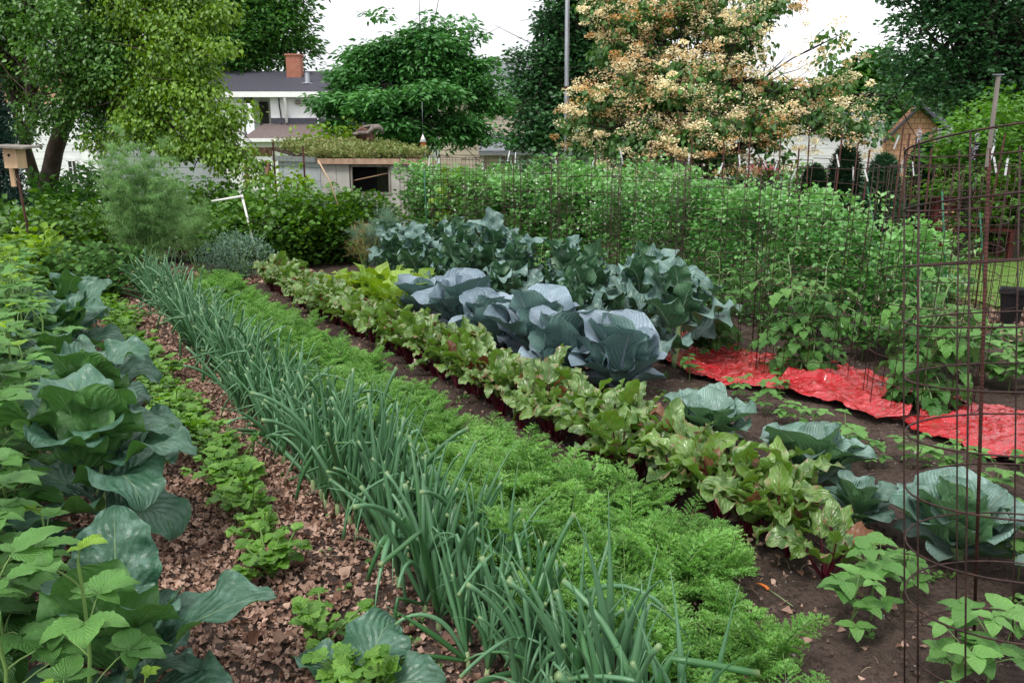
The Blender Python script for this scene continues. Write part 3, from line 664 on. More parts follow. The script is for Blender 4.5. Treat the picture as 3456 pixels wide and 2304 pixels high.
def heap(seed, n, ht, L0, azs=()):
    q = np.random.default_rng(seed); out_ = []
    for k in range(n):
        f = k / (n - 1); out_.append((k * 137.5 + q.uniform(-20, 20), .3 + .95 * f + q.normal(0, .15), L0 * q.uniform(.78, 1.12), q.uniform(.36, .46), q.uniform(.4, 1.) if q.random() < .45 else q.uniform(1.2, 2.5), ht * (.25 + .75 * f)))
    return out_ + list(azs)
put(collard('collard_plant', 1, heap(11, 9, .2, .22) + [(-78, .6, .34, .42, .75, .14), (172, 1.32, .32, .44, .35, .12), (20, 1.15, .3, .4, .5, .2), (-160, 1.1, .26, .42, .5, .1), (-50, 1., .22, .28, .3, .1), (-100, .3, .24, .42, .6, .06)],
            'nearest collard with a broad grey green leaf hanging over the leaf litter', .26), 2.28, .12)
put(collard('collard_plant', 2, heap(12, 17, .42, .31) + [(168, 1.35, .34, .44, .5, .3), (-125, 1.25, .34, .42, .6, .3), (-95, .7, .34, .44, 1.5, .3)],
            'biggest collard, a tall mound of dark green leaves with drooping tips', .42, 1.), 3.3, .16)
put(collard('collard_plant', 3, heap(13, 16, .4, .3) + [(-150, 1.2, .32, .42, .8, .28)],
            'collard with curled over leaves standing just behind the biggest one', .38), 4.1, .2, .4)
put(collard('collard_plant', 6, heap(16, 13, .34, .26),
            'collard half buried in raspberry leaves in the middle of the left bank', .34), 5.1, .12, .4)
put(collard('collard_plant', 4, heap(14, 16, .36, .3) + [(-90, 1.3, .34, .42, .5, .2)],
            'silvery blue green collard further back along the path', .34), 6.1, .22, 1.)
put(collard('collard_plant', 5, heap(15, 15, .36, .3),
            'farthest collard with frosted ruffled leaves near the feathery fern', .34), 6.9, .3, 2.)
x, y = G(358, 700)
c6 = collard('collard_plant', 7, [(-20, .8, .2, .5, 1.2, .02), (60, .5, .18, .45, 1., .02), (-100, .5, .2, .45, 1., .02)], 'low collard leaf cut by the bottom edge of the picture beside the onions', .08); c6.location = (x, y, gz(x, y))

# ------------------------------------------------------------------ celery
def celery(seed):
    r = np.random.default_rng(seed); o = thing('celery_plant', 'x', 'celery'); A, B = MB(), MB()
    for k in range(r.integers(8, 12)):
        az = r.uniform(0, 6.28); el = r.uniform(.7, 1.45); L = r.uniform(.1, .2); d = np.array([math.cos(az) * math.cos(el), math.sin(az) * math.cos(el), math.sin(el)]); p1 = d * L
        tube(curve((0, 0, 0), p1, .01, 5), .0032, 5, False, .6, B)
        for f, rots in ((1., (0, .9, -.9)), (.72, (1.2, -1.2))):
            for a in rots:
                l = r.uniform(.035, .06); b = blade(l, l * .48, nv=9, nu=4, el=el * .5 + r.normal(0, .3), bend=.9, cup=.15, saw=.55, sn=4, lobe=.12, lf=2, tint=r.uniform(0, 1), rng=r, prof=lambda v: prof_ovate(v, .7, .6), ruff=.12)
                A.merge(b, rotm(az - PI / 2 + a)[0], p1 * f)
    A.build('foliage', M['celery'], o); B.build('stalk', M['stalk'], o); return o
cels = [celery(1200 + i) for i in range(5)]
for k, s in enumerate(np.concatenate([[1.95, 2.08, 2.3, 2.72, 2.85, 3.1], np.arange(3.35, 9.2, .14)])):
    x, y = ST(s + rnd.gauss(0, .03), .71 + rnd.gauss(0, .04))
    place(cels, x, y, rnd.uniform(0, 6), rnd.uniform(.85, 1.15), 'small bright green celery plant in the dead leaves ' + ('at the near end of its row' if s < 3.2 else 'along the middle of the path' if s < 6 else 'toward the feathery fern'), 'celery row beside the path')

# ------------------------------------------------------------------ raspberries at left
def raspberry(seed, ht=.7, lod=1.):
    r = np.random.default_rng(seed); o = thing('raspberry_cane', 'x', 'raspberry'); A, B, Y_ = MB(), MB(), MB()
    P = curve((0, 0, 0), (r.normal(0, .05), r.normal(0, .05), ht), 0, 9, .006, r); tube(P, np.linspace(.006, .0035, 9), 6, False, .5, B)
    n = int(11 * lod)
    for k in range(n):
        f = .22 + .78 * k / (n - 1); p = P[min(8, int(f * 8))]; az = k * 2.4 + r.uniform(-.3, .3); tip = f > .93
        el = .15 + .9 * f ** 3 + r.uniform(-.1, .2); pl = r.uniform(.07, .12) * (.4 if tip else 1); d = np.array([math.cos(az) * math.cos(el), math.sin(az) * math.cos(el), math.sin(el)]); p1 = p + d * pl
        tube(curve(p, p1, .008, 4), .0022, 4, False, .7, B)
        S = r.uniform(.09, .125) * (.55 if tip else 1)
        tt = r.uniform(0, .55) if f < .75 else r.uniform(.5, 1)
        for a, q, w in ((0, 1., .34), (1.15, .8, .34), (-1.15, .8, .34)) + (((2., .55, .32), (-2., .55, .32)) if r.random() < .5 else ()):
            l = S * q; b = blade(l, l * w, nv=14, nu=6, el=el * .35 + r.normal(-.05, .15), bend=r.uniform(.3, .9), cup=.18, saw=.13, sn=7, pleat=.05, pn=7, tint=tt, rng=r, prof=lambda v: np.clip(np.sin(PI * v ** .68), 0, 1) ** .85, ruff=.05)
            (Y_ if tip else A).merge(b, rotm(az - PI / 2 + a)[0], p1)
    B.build('cane', M['stalk'], o); A.build('foliage', M['raspberry'], o)
    if Y_.n: Y_.build('young_leaf', M['raspyoung'], o)
    return o
rasps = [raspberry(1300 + i, .62) for i in range(6)]
for s, t, sc, k in ((1.98, .03, 1.0, 0), (1.75, .12, .62, 1), (1.7, -.08, .75, 2), (2.02, -.12, 1.02, 3), (2.3, -.12, 1., 4), (2.55, -.02, .8, 5), (2.5, -.2, 1.15, 1), (1.62, .02, .7, 4)):
    x, y = ST(s, t); o = place([rasps[k]], x, y, rnd.uniform(0, 6), sc, 'leafy raspberry cane with light green tip in the lower left corner' if (s, t) == (1.98, .03) else 'low raspberry cane crowding the lower left corner beside the nearest collard', 'raspberry canes on the left')
for s in np.arange(2.5, 8.6, .18):
    for t in (-.3, -.14, -.02):
        if t > -.1 and s < 5.2: continue
        x, y = ST(s + rnd.gauss(0, .06), t + rnd.gauss(0, .05))
        place(rasps, x, y, rnd.uniform(0, 6), rnd.uniform(.95, 1.25), 'raspberry cane in the dense leafy strip along the left edge', 'raspberry canes on the left')
for px, py in ((270, 345), (228, 327), (252, 355)):
    pass

# ------------------------------------------------------------------ beans
def bean(seed, ht=.2, big=1., n=7):
    r = np.random.default_rng(seed); o = thing('bean_plant', 'x', 'bean plant'); A, B = MB(), MB()
    P = curve((0, 0, -.01), (r.normal(0, .015), r.normal(0, .015), ht), 0, 6, .004, r); tube(P, .003, 5, False, .5, B)
    for k in range(n):
        f = .45 + .55 * k / max(1, n - 1); p = P[min(5, int(f * 5))]; az = k * 2.2 + r.uniform(-.4, .4); el = r.uniform(.3, 1.); pl = r.uniform(.03, .09) * big; d = np.array([math.cos(az) * math.cos(el), math.sin(az) * math.cos(el), math.sin(el)]); p1 = p + d * pl
        tube(curve(p, p1, .005, 4), .0018, 4, False, .6, B); S = r.uniform(.06, .095) * big * (.75 if k == n - 1 else 1); tt = r.uniform(0, 1)
        for a in (0, 1.5, -1.5):
            b = blade(S, S * .36, nv=8, nu=6, el=r.uniform(-.15, .35), bend=r.uniform(.2, 1.1), cup=r.uniform(-.05, .25), tint=tt, rng=r, prof=lambda v: np.clip(np.sin(PI * v ** .55), 0, 1) ** .7, crinkle=.015, ruff=.06)
            A.merge(b, rotm(az - PI / 2 + a)[0], p1)
    A.build('foliage', M['bean'], o); B.build('stem', M['stalk'], o); return o
beans = [bean(1400 + i) for i in range(5)]
SP = [(690, 380, .8), (735, 402, .75), (765, 415, .85), (790, 428, .8), (812, 446, .8), (845, 462, 1.0), (868, 470, .7), (905, 470, .8), (935, 478, .85), (968, 486, .8), (1000, 498, .8), (1020, 478, .7), (870, 622, 1.15), (848, 640, .9), (900, 600, .8), (985, 690, 1.1), (1008, 640, .6), (1018, 575, .9), (1015, 540, .8), (878, 580, .6), (955, 700, .9), (780, 400, .55)]
for px, py, sc in SP:
    x, y = G(px, py); lo = 'in the row between cabbages and red plastic' if py < 500 else 'on the bare soil around the nearest wire cage'
    place(beans, x, y, rnd.uniform(0, 6), sc, 'pale green three leaved bean seedling ' + lo, 'bean seedlings')
bbush = [bean(1450 + i, .34, 1.35, 15) for i in range(3)]
for s in np.arange(1.9, 3.9, .27):
    for t in (5.3, 5.62, 5.95):
        x, y = ST(s + rnd.gauss(0, .05), t + rnd.gauss(0, .05)); place(bbush, x, y, rnd.uniform(0, 6), rnd.uniform(.8, 1.1), 'bushy bean plant with broad leaves in the bed behind the caged tomatoes', 'bush beans behind the tomatoes')

# ------------------------------------------------------------------ tomatoes
def tomato(seed, ht=.74):
    r = np.random.default_rng(seed); o = thing('tomato_plant', 'x', 'tomato plant'); A, B = MB(), MB()
    for q in range(4):
        P = curve((0, 0, 0), (r.normal(0, .08), r.normal(0, .07), ht * (1 if q == 0 else r.uniform(.7, .92))), 0, 9, .01, r); tube(P, np.linspace(.008, .004, 9), 6, False, .5, B)
        n = 16
        for k in range(n):
            f = .08 + .92 * k / (n - 1); p = P[min(8, int(f * 8))]; az = k * 2.4 + q + r.uniform(-.4, .4); el = r.uniform(.1, .8) + .5 * (f > .9); L = r.uniform(.17, .29) * (.6 if f > .9 else 1)
            m = 7; e = el - 1.3 * np.linspace(0, 1, m) ** 1.5; yy = np.cumsum(np.cos(e)) * L / m; zz = np.cumsum(np.sin(e)) * L / m
            W = np.stack([np.cos(az) * yy, np.sin(az) * yy, zz], -1) + p; tube(np.vstack([p, W]), .0022, 4, False, .6, B); tt = r.uniform(0, .7) + .3 * (f > .8)
            for i_, a in ((6, 0), (5, .9), (5, -.9), (3, 1.1), (3, -1.1), (1, 1.2), (1, -1.2)):
                l = r.uniform(.06, .1) * (1 if f < .9 else .6) * (1.1 if a == 0 else .9)
                A.merge(blade(l, l * .36, nv=9, nu=4, el=e[i_] * .6 + r.normal(-.1, .2), bend=1.0, cup=.2, saw=.4, sn=4, lobe=.1, lf=3, tint=tt, rng=r, ruff=.1, prof=lambda v: np.clip(np.sin(PI * v ** .6), 0, 1) ** .8), rotm(az - PI / 2 + a)[0], W[i_])
    A.build('foliage', M['tomato'], o); B.build('stem', M['palestalk'], o); return o
toms = [tomato(1500 + i) for i in range(4)]
CG = [(2.43, 4.75), (1.99, 5.47), (1.55, 6.19), (1.12, 6.9), (.68, 7.62), (.25, 8.33), (-.2, 9.05), (-.63, 9.77), (-1.07, 10.5), (2.98, 4.0)]
ords = ['first', 'second', 'third', 'fourth', 'fifth', 'sixth', 'seventh', 'eighth', 'ninth', 'nearest right hand']
for i, (x, y) in enumerate(CG):
    sc = [1.08, 1.14, .95, .9, .8, .8, .75, .7, .7, .85][i]
    place([toms[i % 4]], x, y, i * 1.7, sc, f'leafy tomato plant inside the {ords[i]} cage of the long row' if i < 9 else 'tomato plant at the right edge beside the red plastic', 'caged tomato plants')
# ------------------------------------------------------------------ wire cages
def cage(name, lab, r0=.315, nr=10, pitch=.152, nu=13, wire=.0024, seed=0, squash=.0):
    r = np.random.default_rng(seed); o = thing(name, lab, 'tomato cage', group='wire tomato cages')
    th = np.linspace(0, 2 * PI, 49)
    wob = r.normal(0, .012, 3); ph = r.uniform(0, 6.28, 3)
    def rad(t): return r0 * (1 + squash * np.cos(2 * t) + sum(wob[k] * np.cos((k + 2) * t + ph[k]) for k in range(3)))
    for k in range(nr):
        z = .075 + k * pitch
        P = np.stack([rad(th) * np.cos(th), rad(th) * np.sin(th), z + .012 * np.cos(th + ph[0]) + .014 * th / 6.28], -1)
        tube(P, wire * 1.1, 6, True, r.uniform(0, 1)).build('hoop', M['rust'], o)
    for k in range(nu):
        t = 2 * PI * k / nu; x, y = rad(t + .0) * math.cos(t) * 1.004, rad(t) * math.sin(t) * 1.004
        tube([(x, y, -.05), (x * 1.01, y, .5), (x, y * 1.01, 1.0), (x, y, .085 + (nr - 1) * pitch)], wire, 5).build('upright_wire', M['rust'], o)
    return o
CGlab = ['rusty wire cage around the tomato just behind the near cage, over the red plastic', 'rusty wire cage around the second tomato where the red plastic is bunched', 'rusty wire cage standing behind the right end of the broccoli', 'fourth wire cage along the row behind the broccoli', 'fifth wire cage of the row, in front of the pea vines', 'sixth wire cage of the row behind the broccoli tops', 'seventh wire cage of the row near the grey pole', 'eighth wire cage, next to last at the far end', 'farthest wire cage of the row beside the low shed roof', 'wire cage at the right edge of the picture past the near one']
wcages = [cage('wire_cage', 'x', seed=i) for i in range(3)]
for i, (x, y) in enumerate(CG):
    o = place([wcages[i % 3]], x, y, i * 1.1 + .4, 1., CGlab[i], 'wire tomato cages', z=-.015, tilt=(rnd.gauss(0, .02), rnd.gauss(0, .02))); o.scale = (1, 1, 1)
near = cage('wire_cage', 'nearest and largest rusty wire cage, leaning, at the right edge over the cabbages', r0=.3, nr=11, wire=.0025, nu=12, seed=5)
near.location = (1.40, 1.97, -.03); near.rotation_euler = (-.125, .02, .6)
# second line of cages for the beans, seen over the peas
for i, (px, y) in enumerate(((905, 8.2), (985, 7.3))):
    o = place([wcages[i]], (px - 512) / F * y, y, i, 1., 'wire cage standing behind the tomato row near the lawn, ' + ('left one' if i == 0 else 'right one'), 'wire tomato cages', z=-.02, tilt=(0, 0))
# rebar stakes with white tags
def tagobj(x, y, z, rz, lab, L=.11):
    o = thing('plant_tag', lab, 'plant tag', (x, y, z), rz, 'white plant tags on the stakes')
    b = box((0, 0, -L / 2), (.013, .002, L)); b.build('label_strip', M['tagmat'], o, smooth=False); tube([(0, 0, -.005), (.004, .012, .02), (0, .02, .012)], .0008, 4).build('tie', M['galv'], o)
    o.rotation_euler = (rnd.uniform(-.2, .2), rnd.uniform(-.35, .35), rz); return o
STK = [(2333, 455, 6.6), (2446, 485, 6.2), (2500, 478, 7.4), (2541, 445, 6.0), (2635, 468, 6.6), (2696, 500, 6.3), (2740, 420, 5.3), (2833, 448, 5.6), (2890, 478, 5.2), (2926, 505, 5.9), (3042, 412, 4.6), (3058, 450, 5.0), (3091, 465, 4.7), (3142, 500, 5.2), (2195, 470, 7.4), (2010, 505, 8.2), (3366, 450, 4.4), (1880, 508, 9.2)]
for i, (fx, fy, Y) in enumerate(STK):
    m_ = (fx / 3.375 - 512) / F * 1.03; Y = (6.35 if fx < 3200 else 5.9) / (TX * m_ + TY)
    p = PX(fx / 3.375, fy / 3.375, Y); h = p[2] + .05
    o = thing('rebar_stake', 'rusty ribbed rebar stake rising above the cage tops, ' + ('right group over the wisteria' if fx > 3000 else 'middle group before the juniper' if fx > 2680 else 'left group before the flowering tree'), 'stake', (p[0], p[1], -.05), 0, 'rebar stakes by the cages')
    tube([(0, 0, 0), (rnd.gauss(0, .01), 0, h / 2), (rnd.gauss(0, .015), rnd.gauss(0, .015), h)], .0078 if i % 2 else .0062, 8).build('rod', M['rebar'], o)
    if i not in (3, 13, 14):
        tagobj(p[0] - .015, p[1] - .02, p[2] - rnd.uniform(.1, .22), rnd.uniform(-.5, .5), 'white plastic name strip hanging from a rebar stake ' + ('over the wisteria' if fx > 3000 else 'before the juniper' if fx > 2680 else 'before the flowering tree'))
for (fx, fy, Y) in ((3352, 520, 5.2), (3398, 560, 5.6), (1720, 525, 9.), (1740, 530, 8.7), (1450, 540, 10.4), (2094, 530, 7.1)):
    p = PX(fx / 3.375, fy / 3.375, Y); tagobj(p[0], p[1], p[2] + .05, rnd.uniform(-.5, .5), 'white plastic name strip tied to a cage ' + ('at the right of the picture' if fx > 3000 else 'far back near the grey pole'), .11)
# tall square post inside the near cage
o = thing('metal_post', 'tall thin rusty bar with a grey square top and flat cap inside the nearest cage', 'post', (1.305, 2.33, 0), 0)
tube([(.155, 0, -.05), (0, 0, 1.53)], .0052, 8).build('rebar', M['rebar'], o); box((0, 0, 1.6), (.0085, .0085, .24)).build('upper_tube', M['weathered'], o, smooth=False); box((0, 0, 1.722), (.024, .014, .003)).build('cap', M['galv'], o, smooth=False)
# green stakes and strings
for a, b, Y1, Y2, lab in (((867, 186), (886, 276), 7.2, 7.0, 'leaning dark green metal stake at the near end of the pea row'), ((942, 190), (947, 300), 6.6, 6.6, 'thin upright green stake between the peas and the lawn'), ((980, 212), (985, 300), 7.4, 7.4, 'green stake by the lawn behind the near cage'), ((424, 170), (428, 240), 10.8, 10.8, 'green stake rising from the far pea vines')):
    P0, P1 = PX(*a, Y1), PX(*b, Y2); P1[2] = min(P1[2], .4); d = (P1 - P0); P2 = P0 + d * ((P0[2] + .05) / max(.2, P0[2] - P1[2]))
    o = tagged(tube([P2 - P2 * [1, 1, 0] , P0 - P2 * [1, 1, 0]], .008, 8).build('garden_stake', M['greenmetal']), lab, 'stake', 'green garden stakes'); o.location = (P2[0], P2[1], 0)
s0, s1 = PX(760, 196, 7.6), PX(942, 196, 6.6)
tagged(tube(np.vstack([curve(PX(700, 187, 8), PX(868, 202, 7.15), -.06, 8), curve(PX(868, 202, 7.15), PX(945, 200, 6.6), -.03, 6)[1:]]), .0018, 4).build('green_twine', M['greenmetal']), 'green twine strung from the leaning stake along the pea vines', 'twine')
tagged(tube(curve(PX(872, 225, 7.1), PX(945, 214, 6.6), -.04, 8), .0018, 4).build('green_twine', M['greenmetal']), 'lower green twine between the two stakes by the lawn', 'twine')

# ------------------------------------------------------------------ red plastic
def plastic(s0, s1, t0, t1, lab, seed, holes=(), zz=.012, amp=.026):
    r = np.random.default_rng(seed); ns, nt_ = int((s1 - s0) / .014), int((t1 - t0) / .014); a = np.linspace(0, 1, ns + 1); b = np.linspace(0, 1, nt_ + 1); A, B = np.meshgrid(a, b, indexing='ij')
    S = s0 + (s1 - s0) * A + .05 * np.sin(B * 7 + seed) + .02 * np.sin(B * 23); T = t0 + (t1 - t0) * B + (.05 * np.sin(S * 5 + seed) + .025 * np.sin(S * 17 + seed)) * (2 * B - 1)
    x, y = ST(S, T); z = np.zeros_like(S)
    for k in range(26):
        th = r.normal(0, .45) if k % 3 else r.uniform(0, 3.1); fq = r.uniform(12, 70); c = np.sin(fq * (T * math.cos(th) + S * math.sin(th)) + r.uniform(0, 6) + 1.5 * np.sin(S * r.uniform(1, 4) + r.uniform(0, 6)))
        z += amp * .6 / (fq / 20) * (1 - np.abs(c)) ** 1.5 * (.4 + .6 * np.sin(S * r.uniform(1, 5) + r.uniform(0, 6)) ** 2)
    z = z * .7 + gz(x, y) + zz + .015 * np.sin(B * PI) * (1 + np.sin(S * 4))
    m = np.ones_like(S, bool)
    for (hs, ht, rs, rt) in holes:
        ang = np.arctan2(T - ht, S - hs); q = np.hypot((S - hs) / rs, (T - ht) / rt); rim = 1 + .15 * np.sin(3 * ang + seed) + .1 * np.sin(7 * ang); m &= q > rim; z += .035 * np.exp(-((q - rim - .1) / .15) ** 2)
    idx = np.arange((ns + 1) * (nt_ + 1)).reshape(ns + 1, nt_ + 1); k = m[:-1, :-1] & m[1:, :-1] & m[:-1, 1:] & m[1:, 1:]; i0 = idx[:-1, :-1][k]
    V = np.stack([x, y, z], -1).reshape(-1, 3); c = V.mean(0) * [1, 1, 0]
    o = MB().add(V - c, np.stack([i0, i0 + nt_ + 1, i0 + nt_ + 2, i0 + 1], -1)).build('plastic_sheet', M['plastic']); o.location = c
    return tagged(o, lab, 'plastic sheet', 'red plastic mulch under the tomatoes')
plastic(3.62, 5.0, 3.92, 4.72, 'glossy red plastic sheet furthest left, under the third cage and broccoli', 1, [(4.55, 4.5, .16, .14)])
plastic(2.7, 3.62, 4.0, 4.82, 'glossy wrinkled red plastic sheet in the middle, around the second caged tomato', 2, [(3.62, 4.5, .2, .2), (2.72, 4.45, .22, .2)], .02)
plastic(1.4, 2.74, 4.08, 4.92, 'red plastic sheet nearest the right edge of the picture', 3, [(2.75, 4.5, .2, .2), (1.9, 4.5, .14, .12)], .012)
plastic(4.5, 7.2, 3.3, 3.62, 'narrow strip of red plastic glimpsed between the red cabbages and broccoli', 4, [], .015)
# a pulled carrot on the soil
x, y = G(768, 596)
o = thing('pulled_carrot', 'tiny orange carrot with its stalk lying on the soil below the last beets', 'carrot', (x, y, gz(x, y) + .012), 2.)
M['orange'] = surf('carrot_root', (.6, .16, .03), (.7, .22, .05), 20, .6); M['pebwhite'] = surf('pale_stone', (.45, .4, .36), (.55, .5, .45), 12, .7)
tube([(0, 0, 0), (.015, 0, .003), (.035, .004, .004), (.055, .012, .0)], [.006, .006, .004, .0006], 8).build('root', M['orange'], o); tube([(0, 0, 0), (-.05, .01, .01), (-.12, 0, .0)], .0015, 5).build('stalk', M['palestalk'], o)

# ------------------------------------------------------------------ pea row
def spray(r, n, rad, leaf, mb, c, ls=(.02, .035), up=.4, tint=0., flat=1., el0=.1):
    p = r.normal(0, 1, (n, 3)); p /= np.linalg.norm(p, axis=1)[:, None]; p *= r.uniform(.2, 1, (n, 1)) ** .5; p[:, 2] *= flat
    d = p + np.array([0, 0, up]) + r.normal(0, .4, (n, 3)); az, el = frames(d)
    mb.bake(leaf, rotm(az, np.clip(el * .6 + el0, -1.2, 1.2), r.normal(0, .6, n)), np.asarray(c) + p * rad, r.uniform(ls[0], ls[1], n), np.full(n, tint) + r.normal(0, .15, n))
tw = MB(); NN = 520; rp = np.random.default_rng(55)
pl, pf, pp = MB(), MB(), MB(); rleaf = card(1, .42, .15, .1); pod = card(1, .12, .6, .25)
for k in range(1800):
    s = rp.uniform(3.55, 13.2); t = 5.8 + .25 * min(1, max(0, (s - 5) / 3)) + rp.normal(0, .2); x, y = ST(s, t); hm = 1.2 + .07 * math.sin(s * 3) + .05 * math.sin(s * 7.3) - .11 * max(0, 6.2 - s) + (.0 if s < 9 else -.12); h = rp.uniform(0, 1) ** .75 * hm; top = h > hm - .22
    if h < hm * .75 and math.sin(s * 4.1 + 2) + math.sin(s * 9.7 + h * 5) < -1.25: continue
    rr = rp.uniform(.08, .15); spray(rp, 34, rr, rleaf, pl, (x, y, .05 + h), (.03, .055) if s < 8 else (.045, .08), .3, (.3 if top else -.04) + .16 * math.sin(s * 6 + h * 5) + rp.normal(0, .12))
    if rp.random() < .3: tube(curve((x, y, h), (x + rp.normal(0, .05), y + rp.normal(0, .05), h + rp.uniform(.08, .2)), 0, 4, .01, rp), .0016, 3, False, .8, mb=tw)
    if h > .3 and rp.random() < .6: spray(rp, 3, .14, pod, pp, (x, y, .05 + h), (.05, .07), -1.2)
    if s > 6.5 and h > .55: spray(rp, 5, .13, rleaf, pf, (x, y, .05 + h), (.022, .034), .2)
    elif rp.random() < .2: spray(rp, 2, .12, rleaf, pf, (x, y, .05 + h), (.018, .028), .2)
pr = thing('pea_vines', 'long dense hedge of climbing pea vines with pods and white flowers behind the cages', 'pea vines', (0, 0, 0)); pr['kind'] = 'stuff'
pl.build('foliage', M['pea'], pr); pf.build('blossom', M['petal'], pr, kind='stuff'); pp.build('pod', M['palestalk'], pr, kind='stuff'); tw.build('tendril', M['stalk'], pr, kind='stuff')
# squash like plant tip above the peas
def bush(name, lab, cat, x, y, ht, rad, mat, leaf, nsp, per, ls, seed, group=None, sh=None, stems=6, z0=0., tint=0., barkm='bark', flat=.8, up=.35, lift=.55, srad=.3, openness=0.):
    """shrub: stems from one base and leafy sprays in an uneven dome"""
    r = np.random.default_rng(seed); o = thing(name, lab, cat, (x, y, float(gz(x, y)) + z0), 0, group); A, B = MB(), MB()
    for k in range(nsp):
        p = r.normal(0, 1, 3); p /= np.linalg.norm(p); q = r.uniform(.45, 1) ** .6; bump_ = 1 + .18 * math.sin(3 * math.atan2(p[1], p[0]) + seed) + .12 * math.sin(5 * p[2] + seed)
        c = np.array([p[0] * rad * q * bump_, p[1] * rad * q * bump_, ht * lift + p[2] * ht * (1 - lift) * q * bump_ if p[2] > 0 else ht * lift + p[2] * ht * lift * q * .95])
        spray(r, per, rad * srad * r.uniform(.6, 1.2), leaf, A, c, ls, up, tint + r.normal(0, .16), flat)
        if k < stems * 3: tube(curve((r.normal(0, rad * .1), r.normal(0, rad * .1), 0), c, rad * .1, 5, rad * .02, r), np.linspace(.012, .004, 5) * max(1, ht), 5, False, .5, B)
    B.build('stem', M[barkm], o); A.build('foliage', M[mat], o); return o
lc = card(1, .48, .2, .12); ln = card(1, .22, .3, .2); lr = card(1, .4, .2, .1)
bush('currant_bush', 'leafy currant bush behind the white pipe frame', 'bush', *PX(275, 240, 11.2)[:2], 1.0, .85, 'currant', lc, 240, 26, (.05, .085), 1, 'currant bushes at the back')
bush('currant_bush', 'currant bush in front of the low shed wall', 'bush', *PX(340, 240, 11.6)[:2], .88, .75, 'currant', lc, 220, 26, (.05, .085), 2, 'currant bushes at the back')
bush('currant_bush', 'currant bush behind the feathery fern at the left', 'bush', *PX(205, 240, 11.8)[:2], 1.0, .8, 'currant', lc, 220, 24, (.05, .085), 3, 'currant bushes at the back')
bush('currant_bush', 'lighter tall shoots of the bush left of the shed window', 'bush', *PX(300, 240, 12.3)[:2], 1.25, .3, 'currantlight', lc, 50, 12, (.05, .09), 4, 'currant bushes at the back', srad=.4)
bush('leafy_shrub', 'low leafy shrub by the picket fence at far left', 'bush', *PX(60, 250, 10.8)[:2], .8, .95, 'currant', lc, 160, 26, (.05, .09), 5)
bush('leafy_shrub', 'bushy green plant in front of the fern, behind the collards', 'bush', *PX(85, 290, 8.4)[:2], .55, .5, 'tomato', lr, 100, 22, (.05, .09), 6, lift=.4)
bush('leafy_shrub', 'leafy clump at the left edge beyond the raspberries', 'bush', *PX(18, 290, 8.0)[:2], .75, .45, 'currantlight', lr, 90, 22, (.05, .09), 7)
bush('blue_green_herb', 'blue green lacy rue plant below the white pipe frame', 'herb', *PX(238, 268, 9.9)[:2], .55, .42, 'dill', card(1, .35), 150, 30, (.018, .03), 8, stems=8, barkm='stalk')
bush('rounded_shrub', 'rounded lighter green shrub rising behind the green roof', 'bush', *PX(335, 150, 18.8)[:2], 1.95, 1.1, 'currantlight', lc, 260, 22, (.06, .11), 9, z0=.2)
bush('leafy_shrub', 'dark green shrub at the foot of the leaning tree trunk', 'bush', *PX(80, 205, 14.)[:2], 1.1, 1.0, 'walnut', ln, 150, 24, (.1, .16), 10)
bush('leafy_shrub', 'pale vine shoots above the right end of the shed', 'bush', *PX(456, 200, 12.6)[:2], 1.3, .25, 'currantlight', lc, 30, 9, (.06, .1), 11, srad=.45)
bush('leafy_shrub', 'dark leafy shrub behind the pea vines right of the shed', 'bush', *PX(470, 200, 15.)[:2], 1.05, 1.1, 'walnut', lc, 200, 24, (.06, .1), 12)
bush('leafy_shrub', 'dark shrub at the foot of the oak behind the grey pole', 'bush', *PX(560, 180, 17.)[:2], 1.5, 1.6, 'oak', lc, 240, 24, (.07, .11), 13)
bush('leafy_shrub', 'dark shrub below the flowering tree', 'bush', *PX(690, 180, 15.)[:2], 1.3, 1.7, 'oak', lc, 260, 24, (.06, .1), 14)
bush('leafy_shrub', 'green shrub beyond the potted pink flowers', 'bush', *PX(790, 190, 16.)[:2], 1.25, 1.3, 'currant', lc, 200, 24, (.06, .1), 15)
bush('leafy_shrub', 'light green bush at the right edge over the lawn', 'bush', *PX(1040, 240, 12.5)[:2], 1.6, .9, 'currantlight', lc, 200, 22, (.05, .09), 16)
# asparagus fern: many thin arching stems with hair like foliage
def fern(name, lab, cat, x, y, ht, rad, mat, seed, nst=26, per=1500, group=None, ls=(.02, .05)):
    r = np.random.default_rng(seed); o = thing(name, lab, cat, (x, y, float(gz(x, y))), 0, group); A, B = MB(), MB(); hair = diamond(1, .045); br = diamond(1, .012)
    for k in range(nst):
        az = r.uniform(0, 6.28); q = r.uniform(.1, 1); h = ht * r.uniform(.7, 1) * (1 - .3 * q ** 2); P = curve((math.cos(az) * rad * .15 * q, math.sin(az) * rad * .15 * q, 0), (math.cos(az) * rad * q, math.sin(az) * rad * q, h), .12 * q, 12, .01, r); tube(P, np.linspace(.006, .0015, 12), 4, False, .5, B)
        n = per // 20
        for _ in range(20):
            f = r.uniform(.32, 1); p = P[int(f * 11)]; a = r.uniform(0, 6.28); e = r.uniform(-.1, .8); L = r.uniform(.12, .3) * (1.15 - f * .6); d = np.array([math.cos(a) * math.cos(e), math.sin(a) * math.cos(e), math.sin(e)]); tube([p, p + d * L * .5, p + d * L + [0, 0, -.03]], .0008, 3, False, .6, B)
            ff = r.uniform(.15, 1, n); pos = p + d * L * ff[:, None] + r.normal(0, .012, (n, 3)); pos[:, 2] -= .03 * ff ** 2
            A.bake(hair, rotm(r.uniform(0, 6.28, n), r.normal(.3, .6, n), 0), pos, r.uniform(ls[0], ls[1], n), r.normal(0, .25, n))
    B.build('stem', M['stalk'], o); A.build('foliage', M[mat], o); return o
